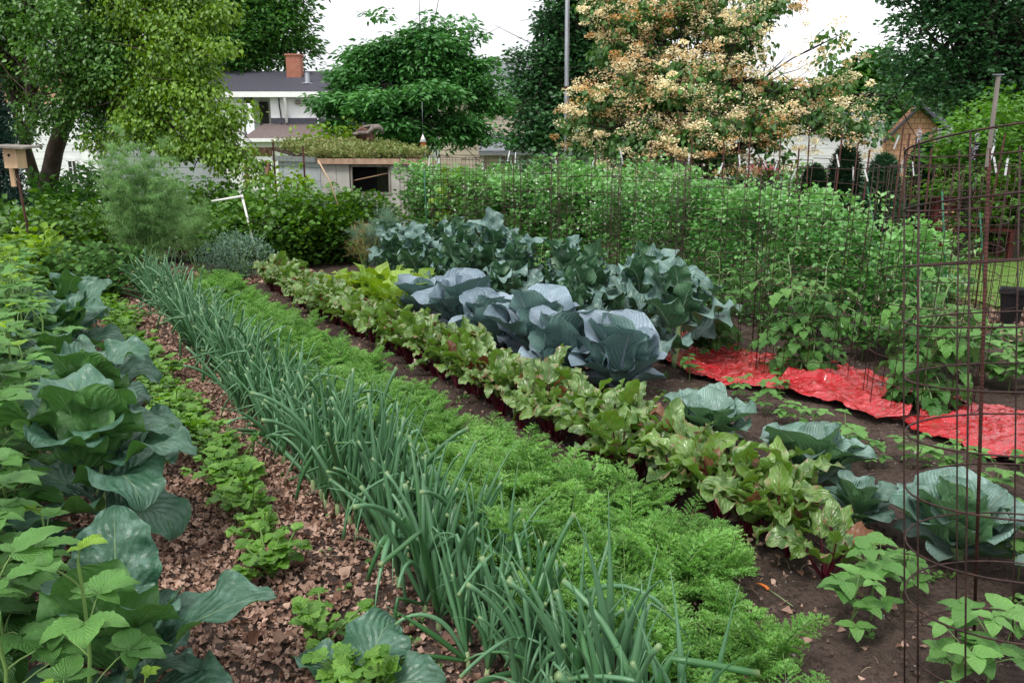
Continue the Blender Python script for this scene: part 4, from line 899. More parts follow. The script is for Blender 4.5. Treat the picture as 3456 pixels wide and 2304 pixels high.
x, y = PX(142, 250, 9.1)[:2]; fern('asparagus_fern', 'tall airy asparagus fern, the feathery cloud at the far end of the path', 'asparagus', x, y, 1.88, .6, 'asparagus', 21, 44, 2200)
x, y = PX(200, 250, 10.4)[:2]; fern('asparagus_fern', 'sparser asparagus stems right of the feathery cloud', 'asparagus', x, y, 1.1, .4, 'asparagus', 22, 14, 900)
x, y = PX(385, 250, 10.2)[:2]; fern('dill_plant', 'feathery grey green dill with dry tan stems at the end of the pea row', 'dill', x, y, .85, .42, 'dill', 23, 22, 1200)
x, y = PX(365, 250, 9.9)[:2]; fern('dill_plant', 'dry brownish dill stems left of the pea vines', 'dill', x, y, .75, .22, 'drydill', 24, 7, 200)

# ------------------------------------------------------------------ small garden things at the back
def at(px, py, Y): return PX(px, py, Y)
p = at(15, 158, 8.8); o = thing('bird_house', 'pale pine bird house with wide flat roof on a thin dark pole', 'bird house', (p[0], p[1], 0), -.15)
zt = p[2]; box((0, 0, zt), (.15, .14, .2)).build('house_box', M['pine'], o, smooth=False); box((.03, -.02, zt + .118), (.42, .3, .02), rot=rotm(0, .05, .04)[0]).build('roof', M['weathered'], o, smooth=False); box((-.095, .05, zt - .13), (.05, .018, .32)).build('back_board', M['pine'], o, smooth=False)
lathe([(.0, 0), (.016, 0)], 16).xf(rotm(0, PI / 2)[0], (-.01, -.0712, zt + .03)).build('entrance_hole', M['dark'], o); tube([(.07, 0, -.3), (.05, 0, .5), (.0, 0, zt - .1)], .012, 8).build('pole', M['rebar'], o)
P0, P1, P2 = at(212, 201, 10.6), at(242, 196, 10.4), at(252, 236, 10.4); P3 = P2 + (P2 - P1) * ((P2[2]) / (P1[2] - P2[2]))
o = thing('pipe_frame', 'white plastic pipe frame with a bent corner in front of the currant bushes', 'frame', (P1[0], P1[1], 0)); c = np.array([P1[0], P1[1], 0])
tube([P0 - c, P1 - c], .014, 8).build('cross_pipe', M['white'], o); tube([P1 - c, P3 - c], .014, 8).build('upright_pipe', M['white'], o); tube([P1 - c + (-.03, 0, -.006), P1 - c + (.002, 0, .004), P1 - c + (.006, 0, -.03)], .019, 8).build('elbow', M['white'], o)
for a, b, Y, lab in (((318, 160), (338, 205), 10.8, 'pale wooden stick leaning through the currant bush'),):
    A_, B_ = at(*a, Y), at(*b, Y); tagged(tube([A_, (A_ + B_) / 2 + .02, B_], .009, 6).build('wooden_stick', M['pine']), lab, 'stick')
for px, py, Y, lab in ((303, 146, 12.3, 'dark metal stake in front of the green roof corner'), (273, 142, 12.6, 'black and white stake left of the green roof')):
    q = at(px, py, Y); o = tagged(tube([(0, 0, -.3), (0, 0, q[2])], .014, 6).build('fence_post', M['rebar']), lab, 'post'); o.location = (q[0], q[1], 0)
# grey pole with wooden stub
q = at(569, 178, 12.5); o = thing('metal_pole', 'tall thin grey metal pole rising past the flowering tree', 'pole', (q[0], q[1], -.2), 0)
tube([(0, 0, 0), (-.05, 0, 2.), (-.08, 0, 6.5)], .032, 12).build('pipe', M['galv'], o); tube([(-.052, 0, 2.53), (-.052, 0, 2.6)], .036, 12).build('rusty_band', M['rebar'], o)
o = tagged(tube([(0, 0, 0), (0, 0, 1.28)], [.1, .095], 10).build('wooden_stump_post', M['weathered']), 'short thick weathered post at the foot of the grey pole', 'post'); o.location = (q[0] + .16, q[1] + .05, -.1)
# low shed with green roof
def quadbox(A, B, h0, h1, th, mat, name, parent, mb=None):
    """vertical slab from A to B (xy), between h0 and h1, thickness th"""
    A, B = np.array(A, float), np.array(B, float); d = B - A; L = np.linalg.norm(d); a = math.atan2(d[1], d[0]); m = box((0, 0, 0), (L, th, h1 - h0), rot=np.eye(3))
    o = m.build(name, mat, parent, smooth=False); o.location = ((A[0] + B[0]) / 2, (A[1] + B[1]) / 2, (h0 + h1) / 2); o.rotation_euler = (0, 0, a); return o
FL, FR, BL = at(321, 163, 16.)[:2], at(426, 163, 15.6)[:2], at(279, 155, 18.2)[:2]; BR = FR + (BL - FL)
z_e = at(321, 162, 16.)[2]; z_b = z_e + .22
sh = thing('green_roof_shed', 'low grey shed with a living sedum roof and a dark open window', 'shed', (0, 0, 0))
W1, W2 = FL + (FR - FL) * .275, FL + (FR - FL) * .655
quadbox(FL, W1, -1, z_e - .02, .06, M['coopwall'], 'front_wall', sh); quadbox(W2, FR, -1, z_e - .02, .06, M['coopwall'], 'front_wall', sh)
quadbox(W1, W2, -1, .72, .06, M['coopwall'], 'front_wall', sh); quadbox(FL, BL, -1, z_e + .05, .06, M['greyside'], 'side_wall', sh); quadbox(FR, BR, -1, z_e, .06, M['coopwall'], 'side_wall', sh)
fd = (FR - FL) / np.linalg.norm(FR - FL); bd = (BL - FL) / np.linalg.norm(BL - FL)
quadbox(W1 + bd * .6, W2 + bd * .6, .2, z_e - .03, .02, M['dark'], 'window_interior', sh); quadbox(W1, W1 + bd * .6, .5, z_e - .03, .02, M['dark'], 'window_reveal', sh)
for A_, B_, h0, h1 in ((W1, W2, .69, .73), (W1, W1 + fd * .035, .73, z_e - .05), (W2 - fd * .035, W2, .73, z_e - .05), (W1, W2, z_e - .08, z_e - .04)): quadbox(A_ - bd * .045, B_ - bd * .045, h0, h1, .04, M['weathered'], 'window_frame', sh)
b_ = tube([(*(W1 + bd * .05), .92), (*(W2 + bd * .05), 1.08)], .012, 6); b_.build('inner_rail', M['pine'], sh)
quadbox(FL - fd * .12 - bd * .14, FR + fd * .12 - bd * .14, z_e - .03, z_e + .07, .04, M['fascia'], 'fascia', sh)
quadbox(FL - fd * .14 - bd * .1, BL - fd * .14, z_e + .0, z_e + .1, .04, M['greyfascia'], 'fascia', sh)
rt = MB(); A4 = [FL - fd * .1 - bd * .1, FR + fd * .1 - bd * .1, BR + fd * .1, BL - fd * .1]
rt.add(np.array([[*A4[0], z_e + .05], [*A4[1], z_e + .05], [*A4[2], z_b + .05], [*A4[3], z_b + .05], [*A4[0], z_e - .02], [*A4[1], z_e - .02], [*A4[2], z_b - .02], [*A4[3], z_b - .02]]), np.array([[0, 1, 2, 3], [7, 6, 5, 4], [0, 4, 5, 1], [1, 5, 6, 2], [2, 6, 7, 3], [3, 7, 4, 0]])); rf = rt.build('roof', M['soil'], sh, smooth=False)
sd = MB(); rs = np.random.default_rng(77)
for _ in range(900):
    a, b = rs.uniform(0, 1), rs.uniform(0, 1); q = A4[0] * (1 - a) * (1 - b) + A4[1] * a * (1 - b) + A4[2] * a * b + A4[3] * (1 - a) * b; hz = z_e + .05 + (z_b - z_e) * b
    spray(rs, 16, rs.uniform(.06, .13), ln, sd, (*q, hz + rs.uniform(.02, .14)), (.04, .09), 1., rs.normal(0, .25))
sd.build('sedum_carpet', M['sedum'], sh, kind='stuff')
# driftwood sculpture on the roof
q = at(369, 146, 17.3); o = thing('driftwood_sculpture', 'dark brown gnarled driftwood figure perched above the green roof', 'driftwood', (q[0], q[1], q[2] - .1), .1)
M['driftwood'] = surf('driftwood', (.07, .03, .022), (.14, .07, .05), 12, .8, .02, 25); M['driftgrey'] = surf('grey_driftwood', (.14, .12, .11), (.26, .22, .2), 12, .85, .01, 30)
tube([(.05, 0, -.1), (.05, 0, .12), (.0, 0, .3), (-.14, 0, .37), (-.26, 0, .3)], [.07, .09, .14, .13, .06], 10).build('trunk_piece', M['driftwood'], o)
tube([(-.3, -.08, .33), (-.16, -.13, .36), (0, -.13, .36), (.1, -.1, .46), (.24, -.05, .46), (.3, 0, .34)], [.03, .035, .04, .05, .05, .02], 8).build('branch', M['driftgrey'], o); tube([(-.18, 0, .46), (.02, .02, .5), (.2, 0, .5), (.3, 0, .42)], [.02, .03, .035, .02], 8).build('branch', M['driftgrey'], o)
# hanging bird feeder
q = at(423, 142, 17.5); o = thing('bird_feeder', 'little white and orange bird feeder hanging from the round tree', 'bird feeder', (q[0], q[1], q[2]))
lathe([(0, .17), (.03, .1), (.075, 0), (.06, 0)], 12).build('roof', M['white'], o); lathe([(.055, 0), (.055, -.09), (0, -.09)], 12).build('body', M['orange'], o); lathe([(0, -.09), (.075, -.09), (.075, -.1), (0, -.1)], 12).build('tray', M['brownwood'], o); tube([(0, 0, .17), (0, 0, .8)], .004, 4).build('hanger', M['galv'], o)
# pergola left of the shed
pg = thing('wooden_pergola', 'small brown wooden pergola between the white house and grey garage', 'pergola', (0, 0, 0))
for px in (246, 267):
    q = at(px, 160, 19.5); tube([(q[0], q[1], -1), (q[0], q[1], q[2])], .06, 6).build('post', M['brownwood'], pg)
A_, B_ = at(236, 156, 19.5), at(272, 156, 19.5); quadbox(A_[:2], B_[:2], A_[2], A_[2] + .12, .1, M['brownwood'], 'beam', pg)
for k in range(4):
    a = A_ + (B_ - A_) * (k + .5) / 4; box((a[0], a[1] + .4, a[2] + .16), (.06, 1.2, .08)).build('rafter', M['brownwood'], pg, smooth=False)
# picket fence at far left
pk = thing('picket_fence', 'low weathered grey picket fence behind the left shrubs', 'fence', (0, 0, 0)); mbp = MB()
for k in range(34):
    q = at(-20 + k * 5.2, 214 + (k % 3), 13.2 - k * .03); z1 = q[2] + .02 * (k % 3); w = .035
    V = [(q[0] - w, q[1], -.4), (q[0] + w, q[1], -.4), (q[0] + w, q[1], z1 - .08), (q[0], q[1], z1), (q[0] - w, q[1], z1 - .08)]; V += [(a, b + .018, c) for a, b, c in V]
    poly(V, [[0, 1, 2, 3, 4], [9, 8, 7, 6, 5], [0, 5, 6, 1], [1, 6, 7, 2], [2, 7, 8, 3], [3, 8, 9, 4], [4, 9, 5, 0]]).build('picket', M['weathered'], pk, smooth=False)
a, b = at(-20, 235, 13.25), at(155, 235, 12.2); quadbox(a[:2] + [0, .04], b[:2] + [0, .04], .2, .27, .03, M['weathered'], 'rail', pk)

# ------------------------------------------------------------------ buildings
def window(parent, A, B, z0, z1, out_, cols=2, rows=2, name='window'):
    """flush window on a wall from A to B (xy); out_ = unit xy pointing to the viewer"""
    A, B, out_ = np.array(A), np.array(B), np.array(out_)
    w = quadbox(A + out_ * .03, B + out_ * .03, z0, z1, .03, M['darkglass'], name, parent)
    L = np.linalg.norm(B - A); fr = MB(); bw = .05
    for cx, cz, dx, dz in [(0, (z1 - z0) / 2, L + 2 * bw, bw), (0, -(z1 - z0) / 2, L + 2 * bw, bw), (-L / 2, 0, bw, z1 - z0), (L / 2, 0, bw, z1 - z0)]: box((cx, -.03, cz), (dx, .05, dz), fr)
    for c in range(1, cols): box((-L / 2 + L * c / cols, -.022, 0), (.025, .02, z1 - z0), fr)
    for c in range(1, rows): box((0, -.022, -(z1 - z0) / 2 + (z1 - z0) * c / rows), (L, .02, .025), fr)
    f = fr.build('frame', M['whitetrim'], w, smooth=False); return w
OUT = (0, -1)
# white two storey house
D_ = 42.; hs = thing('white_house', 'white two storey house with dark shingle roof and brick chimney', 'house', (0, 0, 0)); zE = at(300, 94, D_)[2]; zR = at(300, 71, D_ + 4)[2]
def X_(px, d=D_): return at(px, 100, d)[0]
quadbox((X_(271), D_), (X_(520), D_), -2, zE, .3, M['whitewall'], 'wall', hs)
quadbox((X_(180), D_), (X_(243), D_), -2, zE, .3, M['whitewall'], 'wall', hs); quadbox((X_(243), D_ + 1.6), (X_(271), D_ + 1.6), -2, zE, .1, M['whitewall'], 'porch_back_wall', hs); quadbox((X_(271), D_), (X_(271) , D_ + 1.6), -2, zE, .1, M['whitewall'], 'porch_side_wall', hs)
quadbox((X_(250), D_ + 1.5), (X_(259), D_ + 1.5), at(0, 132, D_)[2], at(0, 100, D_)[2], .1, M['darkglass'], 'porch_door', hs)
xa, xb = X_(170), X_(525)
poly([(xa, D_ - .5, zE), (xb, D_ - .5, zE), (xb, D_ + 4, zR), (xa, D_ + 4, zR), (xa, D_ + 8.5, zE), (xb, D_ + 8.5, zE)], [[0, 1, 2, 3], [3, 2, 5, 4], [0, 3, 4], [1, 5, 2], [0, 4, 5, 1]]).build('roof', M['asphaltroof'], hs, smooth=False)
quadbox((xa, D_ - .56), (xb, D_ - .56), zE - .17, zE + .08, .12, M['whitetrim'], 'gutter', hs)
q = at(295, 70, D_ + 3); ch = box((0, 0, 0), (.72, .7, 2.0)).build('chimney', M['brick'], hs, smooth=False); ch.location = (q[0], D_ + 3, q[2] - .3); box((0, 0, 1.03), (.82, .8, .09)).build('chimney_cap', M['brick'], ch, smooth=False)
v = at(306, 84, D_ + 1.3); vt = lathe([(.0, .45), (.12, .45), (.12, 0), (.34, -.06), (.34, -.1), (0, -.1)], 12).build('roof_vent', M['galv'], hs); vt.location = (v[0], D_ + 1.6, v[2] + .12)
zP = at(0, 139, D_ - 2)[2]
poly([(X_(262, D_), D_ - .1, zP + .75), (X_(520), D_ - .1, zP + .75), (X_(520, D_ - 2.2), D_ - 2.2, zP), (X_(238, D_ - 2.2), D_ - 2.2, zP), (X_(262), D_ - .1, zP - .1), (X_(520), D_ - .1, zP - .1), (X_(520, D_ - 2.2), D_ - 2.2, zP - .1), (X_(238, D_ - 2.2), D_ - 2.2, zP - .1)], [[0, 3, 2, 1], [4, 5, 6, 7], [3, 7, 6, 2], [0, 4, 7, 3], [1, 2, 6, 5]]).build('porch_roof', M['porchroof'], hs, smooth=False)
quadbox((X_(236, D_ - 2.3), D_ - 2.3), (X_(520, D_ - 2.3), D_ - 2.3), zP - .12, zP + .04, .1, M['whitetrim'], 'gutter', hs); quadbox((X_(240, D_ - 1.8), D_ - 1.8), (X_(520, D_ - 1.8), D_ - 1.8), -2, zP - .1, .2, M['whitewall'], 'wall', hs)
quadbox((X_(271), D_ - .2), (X_(520), D_ - .2), zP + .76, zP + 1.02, .06, M['asphaltroof'], 'flashing', hs)
window(hs, (X_(318), D_ - .15), (X_(330), D_ - .15), at(0, 124, D_)[2], at(0, 106, D_)[2], OUT, 3, 4); window(hs, (X_(254, D_ - 1.9), D_ - 1.9), (X_(268, D_ - 1.9), D_ - 1.9), at(0, 178, D_)[2], at(0, 160, D_)[2], OUT, 2, 3)
tube([(X_(287.5), D_ - .55, zE - .1), (X_(287), D_ - .3, zE - .5), (X_(287), D_ - .3, zP + .8)], .07, 8).build('downspout', M['whitetrim'], hs); tube(curve((X_(280), D_ - .2, zE - .2), (X_(282), D_ - .2, zE - 1.9), 0, 6, .02), .03, 5).build('cable', M['dark'], hs)
v = at(299, 102, D_); e_ = lathe([(0, .1), (.14, .06), (.16, -.1), (0, -.12)], 12).build('wall_lamp', M['weathered'], hs); e_.location = (v[0], D_ - .25, v[2])
# grey sided garage in front of it
D2 = 19.; gr = thing('grey_garage', 'pale grey sided garage half hidden by the yellow green tree', 'garage', (0, 0, 0)); C0 = at(103, 160, D2); zt = at(103, 118, D2)[2]
quadbox(C0[:2], at(226, 160, D2 + 1.)[:2], -1.5, zt, .15, M['greyside'], 'wall', gr); quadbox(at(85, 160, D2 + 3.5)[:2], C0[:2] + (-.08, .08), -1.5, zt, .15, M['whiteside'], 'side_wall', gr)
E1, E2 = C0[:2], at(226, 160, D2 + 1.)[:2]; E0 = at(85, 160, D2 + 3.5)[:2]; E3 = E2 + (E0 - E1)
poly([(*(E1 + (-.2, -.3)), zt), (*(E2 + (.2, -.3)), zt), (*((E2 + E3) / 2 + (.2, 0)), zt + .9), (*((E1 + E0) / 2 + (-.2, 0)), zt + .9), (*(E0 + (-.2, .2)), zt), (*(E3 + (.2, .2)), zt)], [[0, 1, 2, 3], [3, 2, 5, 4], [0, 3, 4], [1, 5, 2], [0, 4, 5, 1]]).build('roof', M['greyroof'], gr, smooth=False)
u = (E1 - E0) / np.linalg.norm(E1 - E0); nrm = np.array([-u[1], u[0]]) * -1
quadbox(E0 + u * 1.6 + nrm * .1, E0 + u * 2.5 + nrm * .1, at(95, 182, D2 + 1.8)[2], at(95, 170, D2 + 1.8)[2], .1, M['dark'], 'opening', gr)
# white house at far left
D3 = 30.; wl = thing('white_cottage', 'white sided cottage with peach brick gable behind the left trunks', 'house', (0, 0, 0)); zt = at(40, 104, D3)[2]
quadbox(at(-60, 160, D3)[:2], at(120, 160, D3)[:2], -2, zt, .2, M['whiteside'], 'wall', wl); quadbox(at(-60, 160, D3 + .3)[:2], at(80, 160, D3 + .3)[:2], zt, zt + 1.4, .2, M['peach'], 'upper_wall', wl)
xa, xb = at(-70, 60, D3)[0], at(90, 60, D3)[0]; poly([(xa, D3 - .4, zt + 1.4), (xb, D3 - .4, zt + 1.4), (xb, D3 + 3, zt + 2.9), (xa, D3 + 3, zt + 2.9), (xa, D3 + 6, zt + 1.4), (xb, D3 + 6, zt + 1.4)], [[0, 1, 2, 3], [3, 2, 5, 4], [0, 3, 4], [1, 5, 2], [0, 4, 5, 1]]).build('roof', M['greyroof'], wl, smooth=False)
window(wl, at(68, 160, D3 - .1)[:2], at(77, 160, D3 - .1)[:2], at(0, 182, D3)[2], at(0, 160, D3)[2], OUT, 2, 3)
# beige house
D4 = 30.; bh = thing('beige_house', 'beige sided house seen between the round tree and the dark oak', 'house', (0, 0, 0)); zt = at(500, 97, D4)[2]; zm = at(500, 150, D4)[2]
quadbox(at(440, 160, D4)[:2], at(640, 160, D4)[:2], -2, zt, .2, M['beige'], 'wall', bh); quadbox(at(480, 160, D4 - 2)[:2], at(640, 160, D4 - 2)[:2], -2, zm, .2, M['beige'], 'wall', bh)
xa, xb = at(430, 60, D4)[0], at(660, 60, D4)[0]; poly([(xa, D4 - .5, zt), (xb, D4 - .5, zt), (xb, D4 + 3, zt + 1.5), (xa, D4 + 3, zt + 1.5), (xa, D4 + 6.5, zt), (xb, D4 + 6.5, zt)], [[0, 1, 2, 3], [3, 2, 5, 4], [0, 3, 4], [1, 5, 2], [0, 4, 5, 1]]).build('roof', M['greyroof'], bh, smooth=False)
xa, xb = at(478, 60, D4 - 2.3)[0], at(650, 60, D4 - 2.3)[0]; poly([(xa, D4 - 2.4, zm), (xb, D4 - 2.4, zm), (xb, D4 - .11, zm + .5), (xa, D4 - .11, zm + .5), (xa, D4 - 2.4, zm - .15), (xb, D4 - 2.4, zm - .15), (xb, D4 - .11, zm - .15), (xa, D4 - .11, zm - .15)], [[0, 1, 2, 3], [4, 7, 6, 5], [0, 4, 5, 1], [1, 5, 6, 2], [0, 3, 7, 4]]).build('porch_roof', M['greyroof'], bh, smooth=False)
for a, b, c, d, dd in ((463, 472, 138, 126, D4), (486, 492, 138, 126, D4), (500.5, 511, 166, 155, D4 - 2), (580, 588, 166, 155, D4 - 2)): window(bh, at(a, 160, dd - .1)[:2], at(b, 160, dd - .1)[:2], at(0, c, dd)[2], at(0, d, dd)[2], OUT, 2, 2)
for px in (482, 517, 530): quadbox(at(px, 160, D4 - 2.15)[:2], at(px + 2, 160, D4 - 2.15)[:2], -2, zm - .15, .08, M['whitetrim'], 'corner_trim', bh)
# white building behind the flowering tree, cedar gable at right
D5 = 27.; wb = thing('white_garage', 'low white building glimpsed behind the flowering tree', 'garage', (0, 0, 0)); zt = at(800, 122, D5)[2]
quadbox(at(660, 160, D5)[:2], at(880, 160, D5)[:2], -2, zt, .2, M['whiteside'], 'wall', wb); xa, xb = at(650, 60, D5)[0], at(886, 60, D5)[0]
poly([(xa, D5 - .4, zt), (xb, D5 - .4, zt), (xb, D5 + 3, zt + .55), (xa, D5 + 3, zt + .55), (xa, D5 + 6, zt), (xb, D5 + 6, zt)], [[0, 1, 2, 3], [3, 2, 5, 4], [0, 3, 4], [1, 5, 2], [0, 4, 5, 1]]).build('roof', M['greyroof'], wb, smooth=False)
window(wb, at(690, 160, D5 - .1)[:2], at(705, 160, D5 - .1)[:2], at(0, 160, D5)[2], at(0, 138, D5)[2], OUT, 2, 2)
D6 = 24.; cg = thing('cedar_house', 'cedar shingled gable house with dark roof at the right', 'house', (0, 0, 0)); ap = at(916, 106, D6); lf = at(886, 136, D6); rg = at(948, 136, D6)
poly([(lf[0], D6, -2), (rg[0], D6, -2), (rg[0], D6, rg[2]), (ap[0], D6, ap[2]), (lf[0], D6, lf[2]), (lf[0], D6 + .2, -2), (rg[0], D6 + .2, -2), (rg[0], D6 + .2, rg[2]), (ap[0], D6 + .2, ap[2]), (lf[0], D6 + .2, lf[2])], [[0, 1, 2, 3, 4], [9, 8, 7, 6, 5], [0, 4, 9, 5], [1, 6, 7, 2]]).build('gable_wall', M['cedar'], cg, smooth=False)
poly([(ap[0], D6 - .3, ap[2] + .08), (rg[0] + .25, D6 - .3, rg[2] - .12), (rg[0] + 3.8, D6 + 6, rg[2] - .12), (ap[0] + 3.6, D6 + 6, ap[2] + .08), (ap[0], D6 - .3, ap[2]), (rg[0] + .25, D6 - .3, rg[2] - .2), (rg[0] + 3.8, D6 + 6, rg[2] - .2), (ap[0] + 3.6, D6 + 6, ap[2])], [[0, 1, 2, 3], [4, 7, 6, 5], [0, 4, 5, 1], [1, 5, 6, 2], [3, 2, 6, 7]]).build('roof', M['asphaltroof'], cg, smooth=False)
poly([(ap[0], D6 - .3, ap[2] + .08), (lf[0] - .2, D6 - .3, lf[2] - .1), (lf[0] + 3.4, D6 + 6, lf[2] - .1), (ap[0] + 3.6, D6 + 6, ap[2] + .08), (ap[0], D6 - .3, ap[2]), (lf[0] - .2, D6 - .3, lf[2] - .18), (lf[0] + 3.4, D6 + 6, lf[2] - .18), (ap[0] + 3.6, D6 + 6, ap[2])], [[0, 3, 2, 1], [4, 5, 6, 7], [0, 1, 5, 4], [1, 2, 6, 5]]).build('roof', M['asphaltroof'], cg, smooth=False)
w_ = MB(); box((0, 0, 0), (3., .15, 2.4), w_); o = w_.build('side_wing', M['cedar'], cg, smooth=False); o.location = (rg[0] + .9, D6 - .6, -.15); 

# ------------------------------------------------------------------ trees
def tree(name, lab, blobs, base, mat, leaf, ls, nclump, per, seed, rt=.14, barkm='bark', fork=.35, group=None, clr=.35, up=.2, flat=.55, lean=None, tintz=.3, nlimb=40, el0=0., shell=.5, stems=1, blossom=None, blo=(0, 1), trunkpts=None):
    """blobs: (px, py, radius px, distance) measured crown lobes; the crown is leafy sprays filling them, limbs run from the trunk to them"""
    r = np.random.default_rng(seed); A, B, Cb = MB(), MB(), MB(); base = np.array([base[0], base[1], float(gz(base[0], base[1])) - .1])
    bl = []
    for b in blobs:
        c = at(b[0], b[1], b[3]); rr = b[2] * b[3] / F * 1.0; bl.append((c, rr, (b[4] if len(b) > 4 else 1.), (b[5] if len(b) > 5 else 0.)))
    wt = np.array([b[1] ** 2 for b in bl]); wt = wt / wt.sum(); cen = np.array([b[0] for b in bl]); cc = (cen * wt[:, None]).sum(0)
    cl = []
    for k in range(nclump):
        i_ = r.choice(len(bl), p=wt); c, rr, fl, ti = bl[i_]; p = r.normal(0, 1, 3); p /= np.linalg.norm(p)
        q = r.uniform(shell, 1.05); pos = c + p * rr * q * np.array([1, 1, fl]); cl.append((pos, ti, i_, p)); 
        sun = (p[2] * .18) + ti
        spray(r, per, clr * r.uniform(.6, 1.25), leaf, A, pos, ls, up, ti - .05 + r.normal(0, .2), flat, el0)
        if blossom and r.random() < blossom:
            tb = r.uniform(.25, .5) if r.random() < .66 else r.uniform(-.45, .1)
            for _ in range(3):
                bp_ = pos + p * clr * .5 + r.normal(0, clr * .65, 3); cr = clr * r.uniform(.22, .6)
                spray(r, 66, cr, BLM, Cb, bp_, (.018, .036), .4, float(np.clip(tb + r.normal(0, .12), -.5, .5)), r.uniform(.35, .8))
    # trunk and limbs
    for s_ in range(stems):
        tgt = cc + (r.normal(0, .15, 3) * np.linalg.norm(cc - base) * .3 if stems > 1 else 0); fk = base + (tgt - base) * fork
        if trunkpts is not None and s_ == 0: P = np.array([base] + [at(*t) for t in trunkpts])
        else: P = curve(base + (r.normal(0, .15, 3) * [1, 1, 0] if stems > 1 else 0), tgt, 0, 8, rt * .5, r)
        n = len(P); tube(P, rt * np.linspace(1, .4, n), 9, False, .5, B)
        for k in range(nlimb // stems):
            pos, ti, i_, p = cl[r.integers(len(cl))]; a = P[min(n - 1, 1 + int(r.uniform(fork, 1) * (n - 1)))]
            mid = a * .5 + pos * .5 + np.array([0, 0, .12 * np.linalg.norm(pos - a)]); t_ = np.linspace(0, 1, 8)[:, None]; Q = a * (1 - t_) ** 2 + 2 * mid * t_ * (1 - t_) + pos * t_ ** 2; Q[1:-1] += r.normal(0, rt * .25, (6, 3))
            tube(Q, rt * r.uniform(.25, .5) * np.linspace(1, .12, 8), 6, False, .5, B)
            for _ in range(2):
                e = Q[r.integers(4, 7)]; tube(curve(e, e + r.normal(0, clr * 1.5, 3), 0, 4, .02, r), [rt * .09, rt * .07, rt * .05, rt * .02], 4, False, .5, B)
    o = thing(name, lab, 'tree', tuple(base), 0, group)
    for mb_ in (A, B, Cb):
        if mb_.n: mb_.xf(None, -base)
    B.build('trunk', M[barkm], o); A.build('crown', M[mat], o)
    if Cb.n: Cb.build('blossom', M['blossom'], o, kind='stuff')
    return o
BLM = card(1, .4, .1, .1); lw = card(1, .2, .2, .2); lo_ = card(1, .34, .2, .1); le = card(1, .34, .2, .15)
# left pair
tree('elm_tree', 'dark green leafy tree with upright trunk at the far left', [(-10, 20, 50, 13.5), (35, -10, 56, 13.5), (70, 35, 46, 12.8, 1, .2), (20, 80, 30, 14), (72, 84, 32, 12.8, 1, .15), (-20, -50, 70, 14), (108, 70, 26, 12.5, 1, .2), (100, 112, 12, 13, 1, .1), (45, 112, 18, 13, 1, .1), (110, 10, 36, 13), (15, 128, 12, 13.4), (78, 122, 13, 12.8, 1, .1), (112, 128, 9, 12.8)], at(28, 225, 14.5)[:2], 'elm', le, (.042, .075), 640, 60, 31, .13, clr=.36, el0=-.35, up=-.3, nlimb=36, shell=.35)
tree('leaning_tree', 'yellow green tree with leaning trunk and drooping boughs over the grey garage', [(120, -30, 56, 13.3), (150, 20, 44, 12.8, 1, .1), (180, 50, 34, 12.4, 1, .15), (195, 95, 27, 12.2, 1, .2), (212, 128, 22, 12., 1, .2), (155, 92, 36, 12.6, 1, .1), (222, 152, 17, 12., .8, .2), (145, 130, 25, 12.4, .8, .15), (100, 141, 9, 12.6, .6, .1), (190, 5, 24, 12.6), (244, 158, 10, 11.9, .9, .2), (226, 48, 8, 12, .9, .2), (236, 112, 9, 12, .8, .2), (110, 95, 26, 13, 1, -.1), (185, 146, 18, 12.2, .7, .2), (256, 178, 6, 11.9, .8, .2), (222, 12, 10, 12.4, .8, .15)], at(42, 218, 14.)[:2], 'yellowtree', le, (.04, .072), 820, 60, 32, .16, clr=.3, el0=-.45, up=-.5, nlimb=60, shell=.35, trunkpts=[(48, 185, 13.8), (55, 150, 13.6), (70, 105, 13.4), (85, 60, 13.3), (100, 10, 13.3), (110, -40, 13.3)])
tree('walnut_tree', 'tall dark green tree behind the roof of the white house', [(180, -20, 54, 48), (230, 8, 44, 48), (272, 30, 28, 47), (285, 2, 26, 47), (245, 50, 28, 47), (205, 50, 34, 48), (294, 52, 14, 47), (250, -60, 60, 48), (306, 45, 7, 47, .6)], at(240, 150, 50)[:2], 'walnut', lw, (.22, .4), 800, 50, 33, .45, clr=1.1, el0=-.2, nlimb=30)
tree('round_tree', 'broad round topped green tree with layered foliage behind the shed', [(362, 78, 25, 20, .6), (392, 50, 25, 20, .6), (432, 52, 25, 20, .6), (425, 34, 14, 20, .6), (468, 84, 22, 20, .6), (338, 102, 18, 19.5, .55), (375, 104, 24, 19, .5), (425, 96, 28, 19, .5), (490, 104, 15, 20, .55), (460, 122, 20, 19.5, .5), (342, 124, 14, 19.5, .5), (400, 128, 20, 19, .4), (496, 138, 8, 19, .5), (376, 12, 5, 20, .8), (428, 17, 6, 20, .6), (460, 24, 6, 20, .6), (474, 36, 5, 20, .5), (415, 72, 30, 20, .6), (450, 68, 20, 20, .6), (478, 62, 8, 20, .5), (372, 60, 20, 20, .6), (350, 82, 16, 20, .6), (452, 50, 16, 20, .6), (472, 138, 14, 19.5, .4), (440, 140, 14, 19, .4)], at(402, 165, 20.5)[:2], 'round', lw, (.1, .19), 760, 44, 34, .15, 'darkbark', clr=.42, flat=.42, up=.5, el0=-.45, nlimb=80, stems=3, shell=.5)
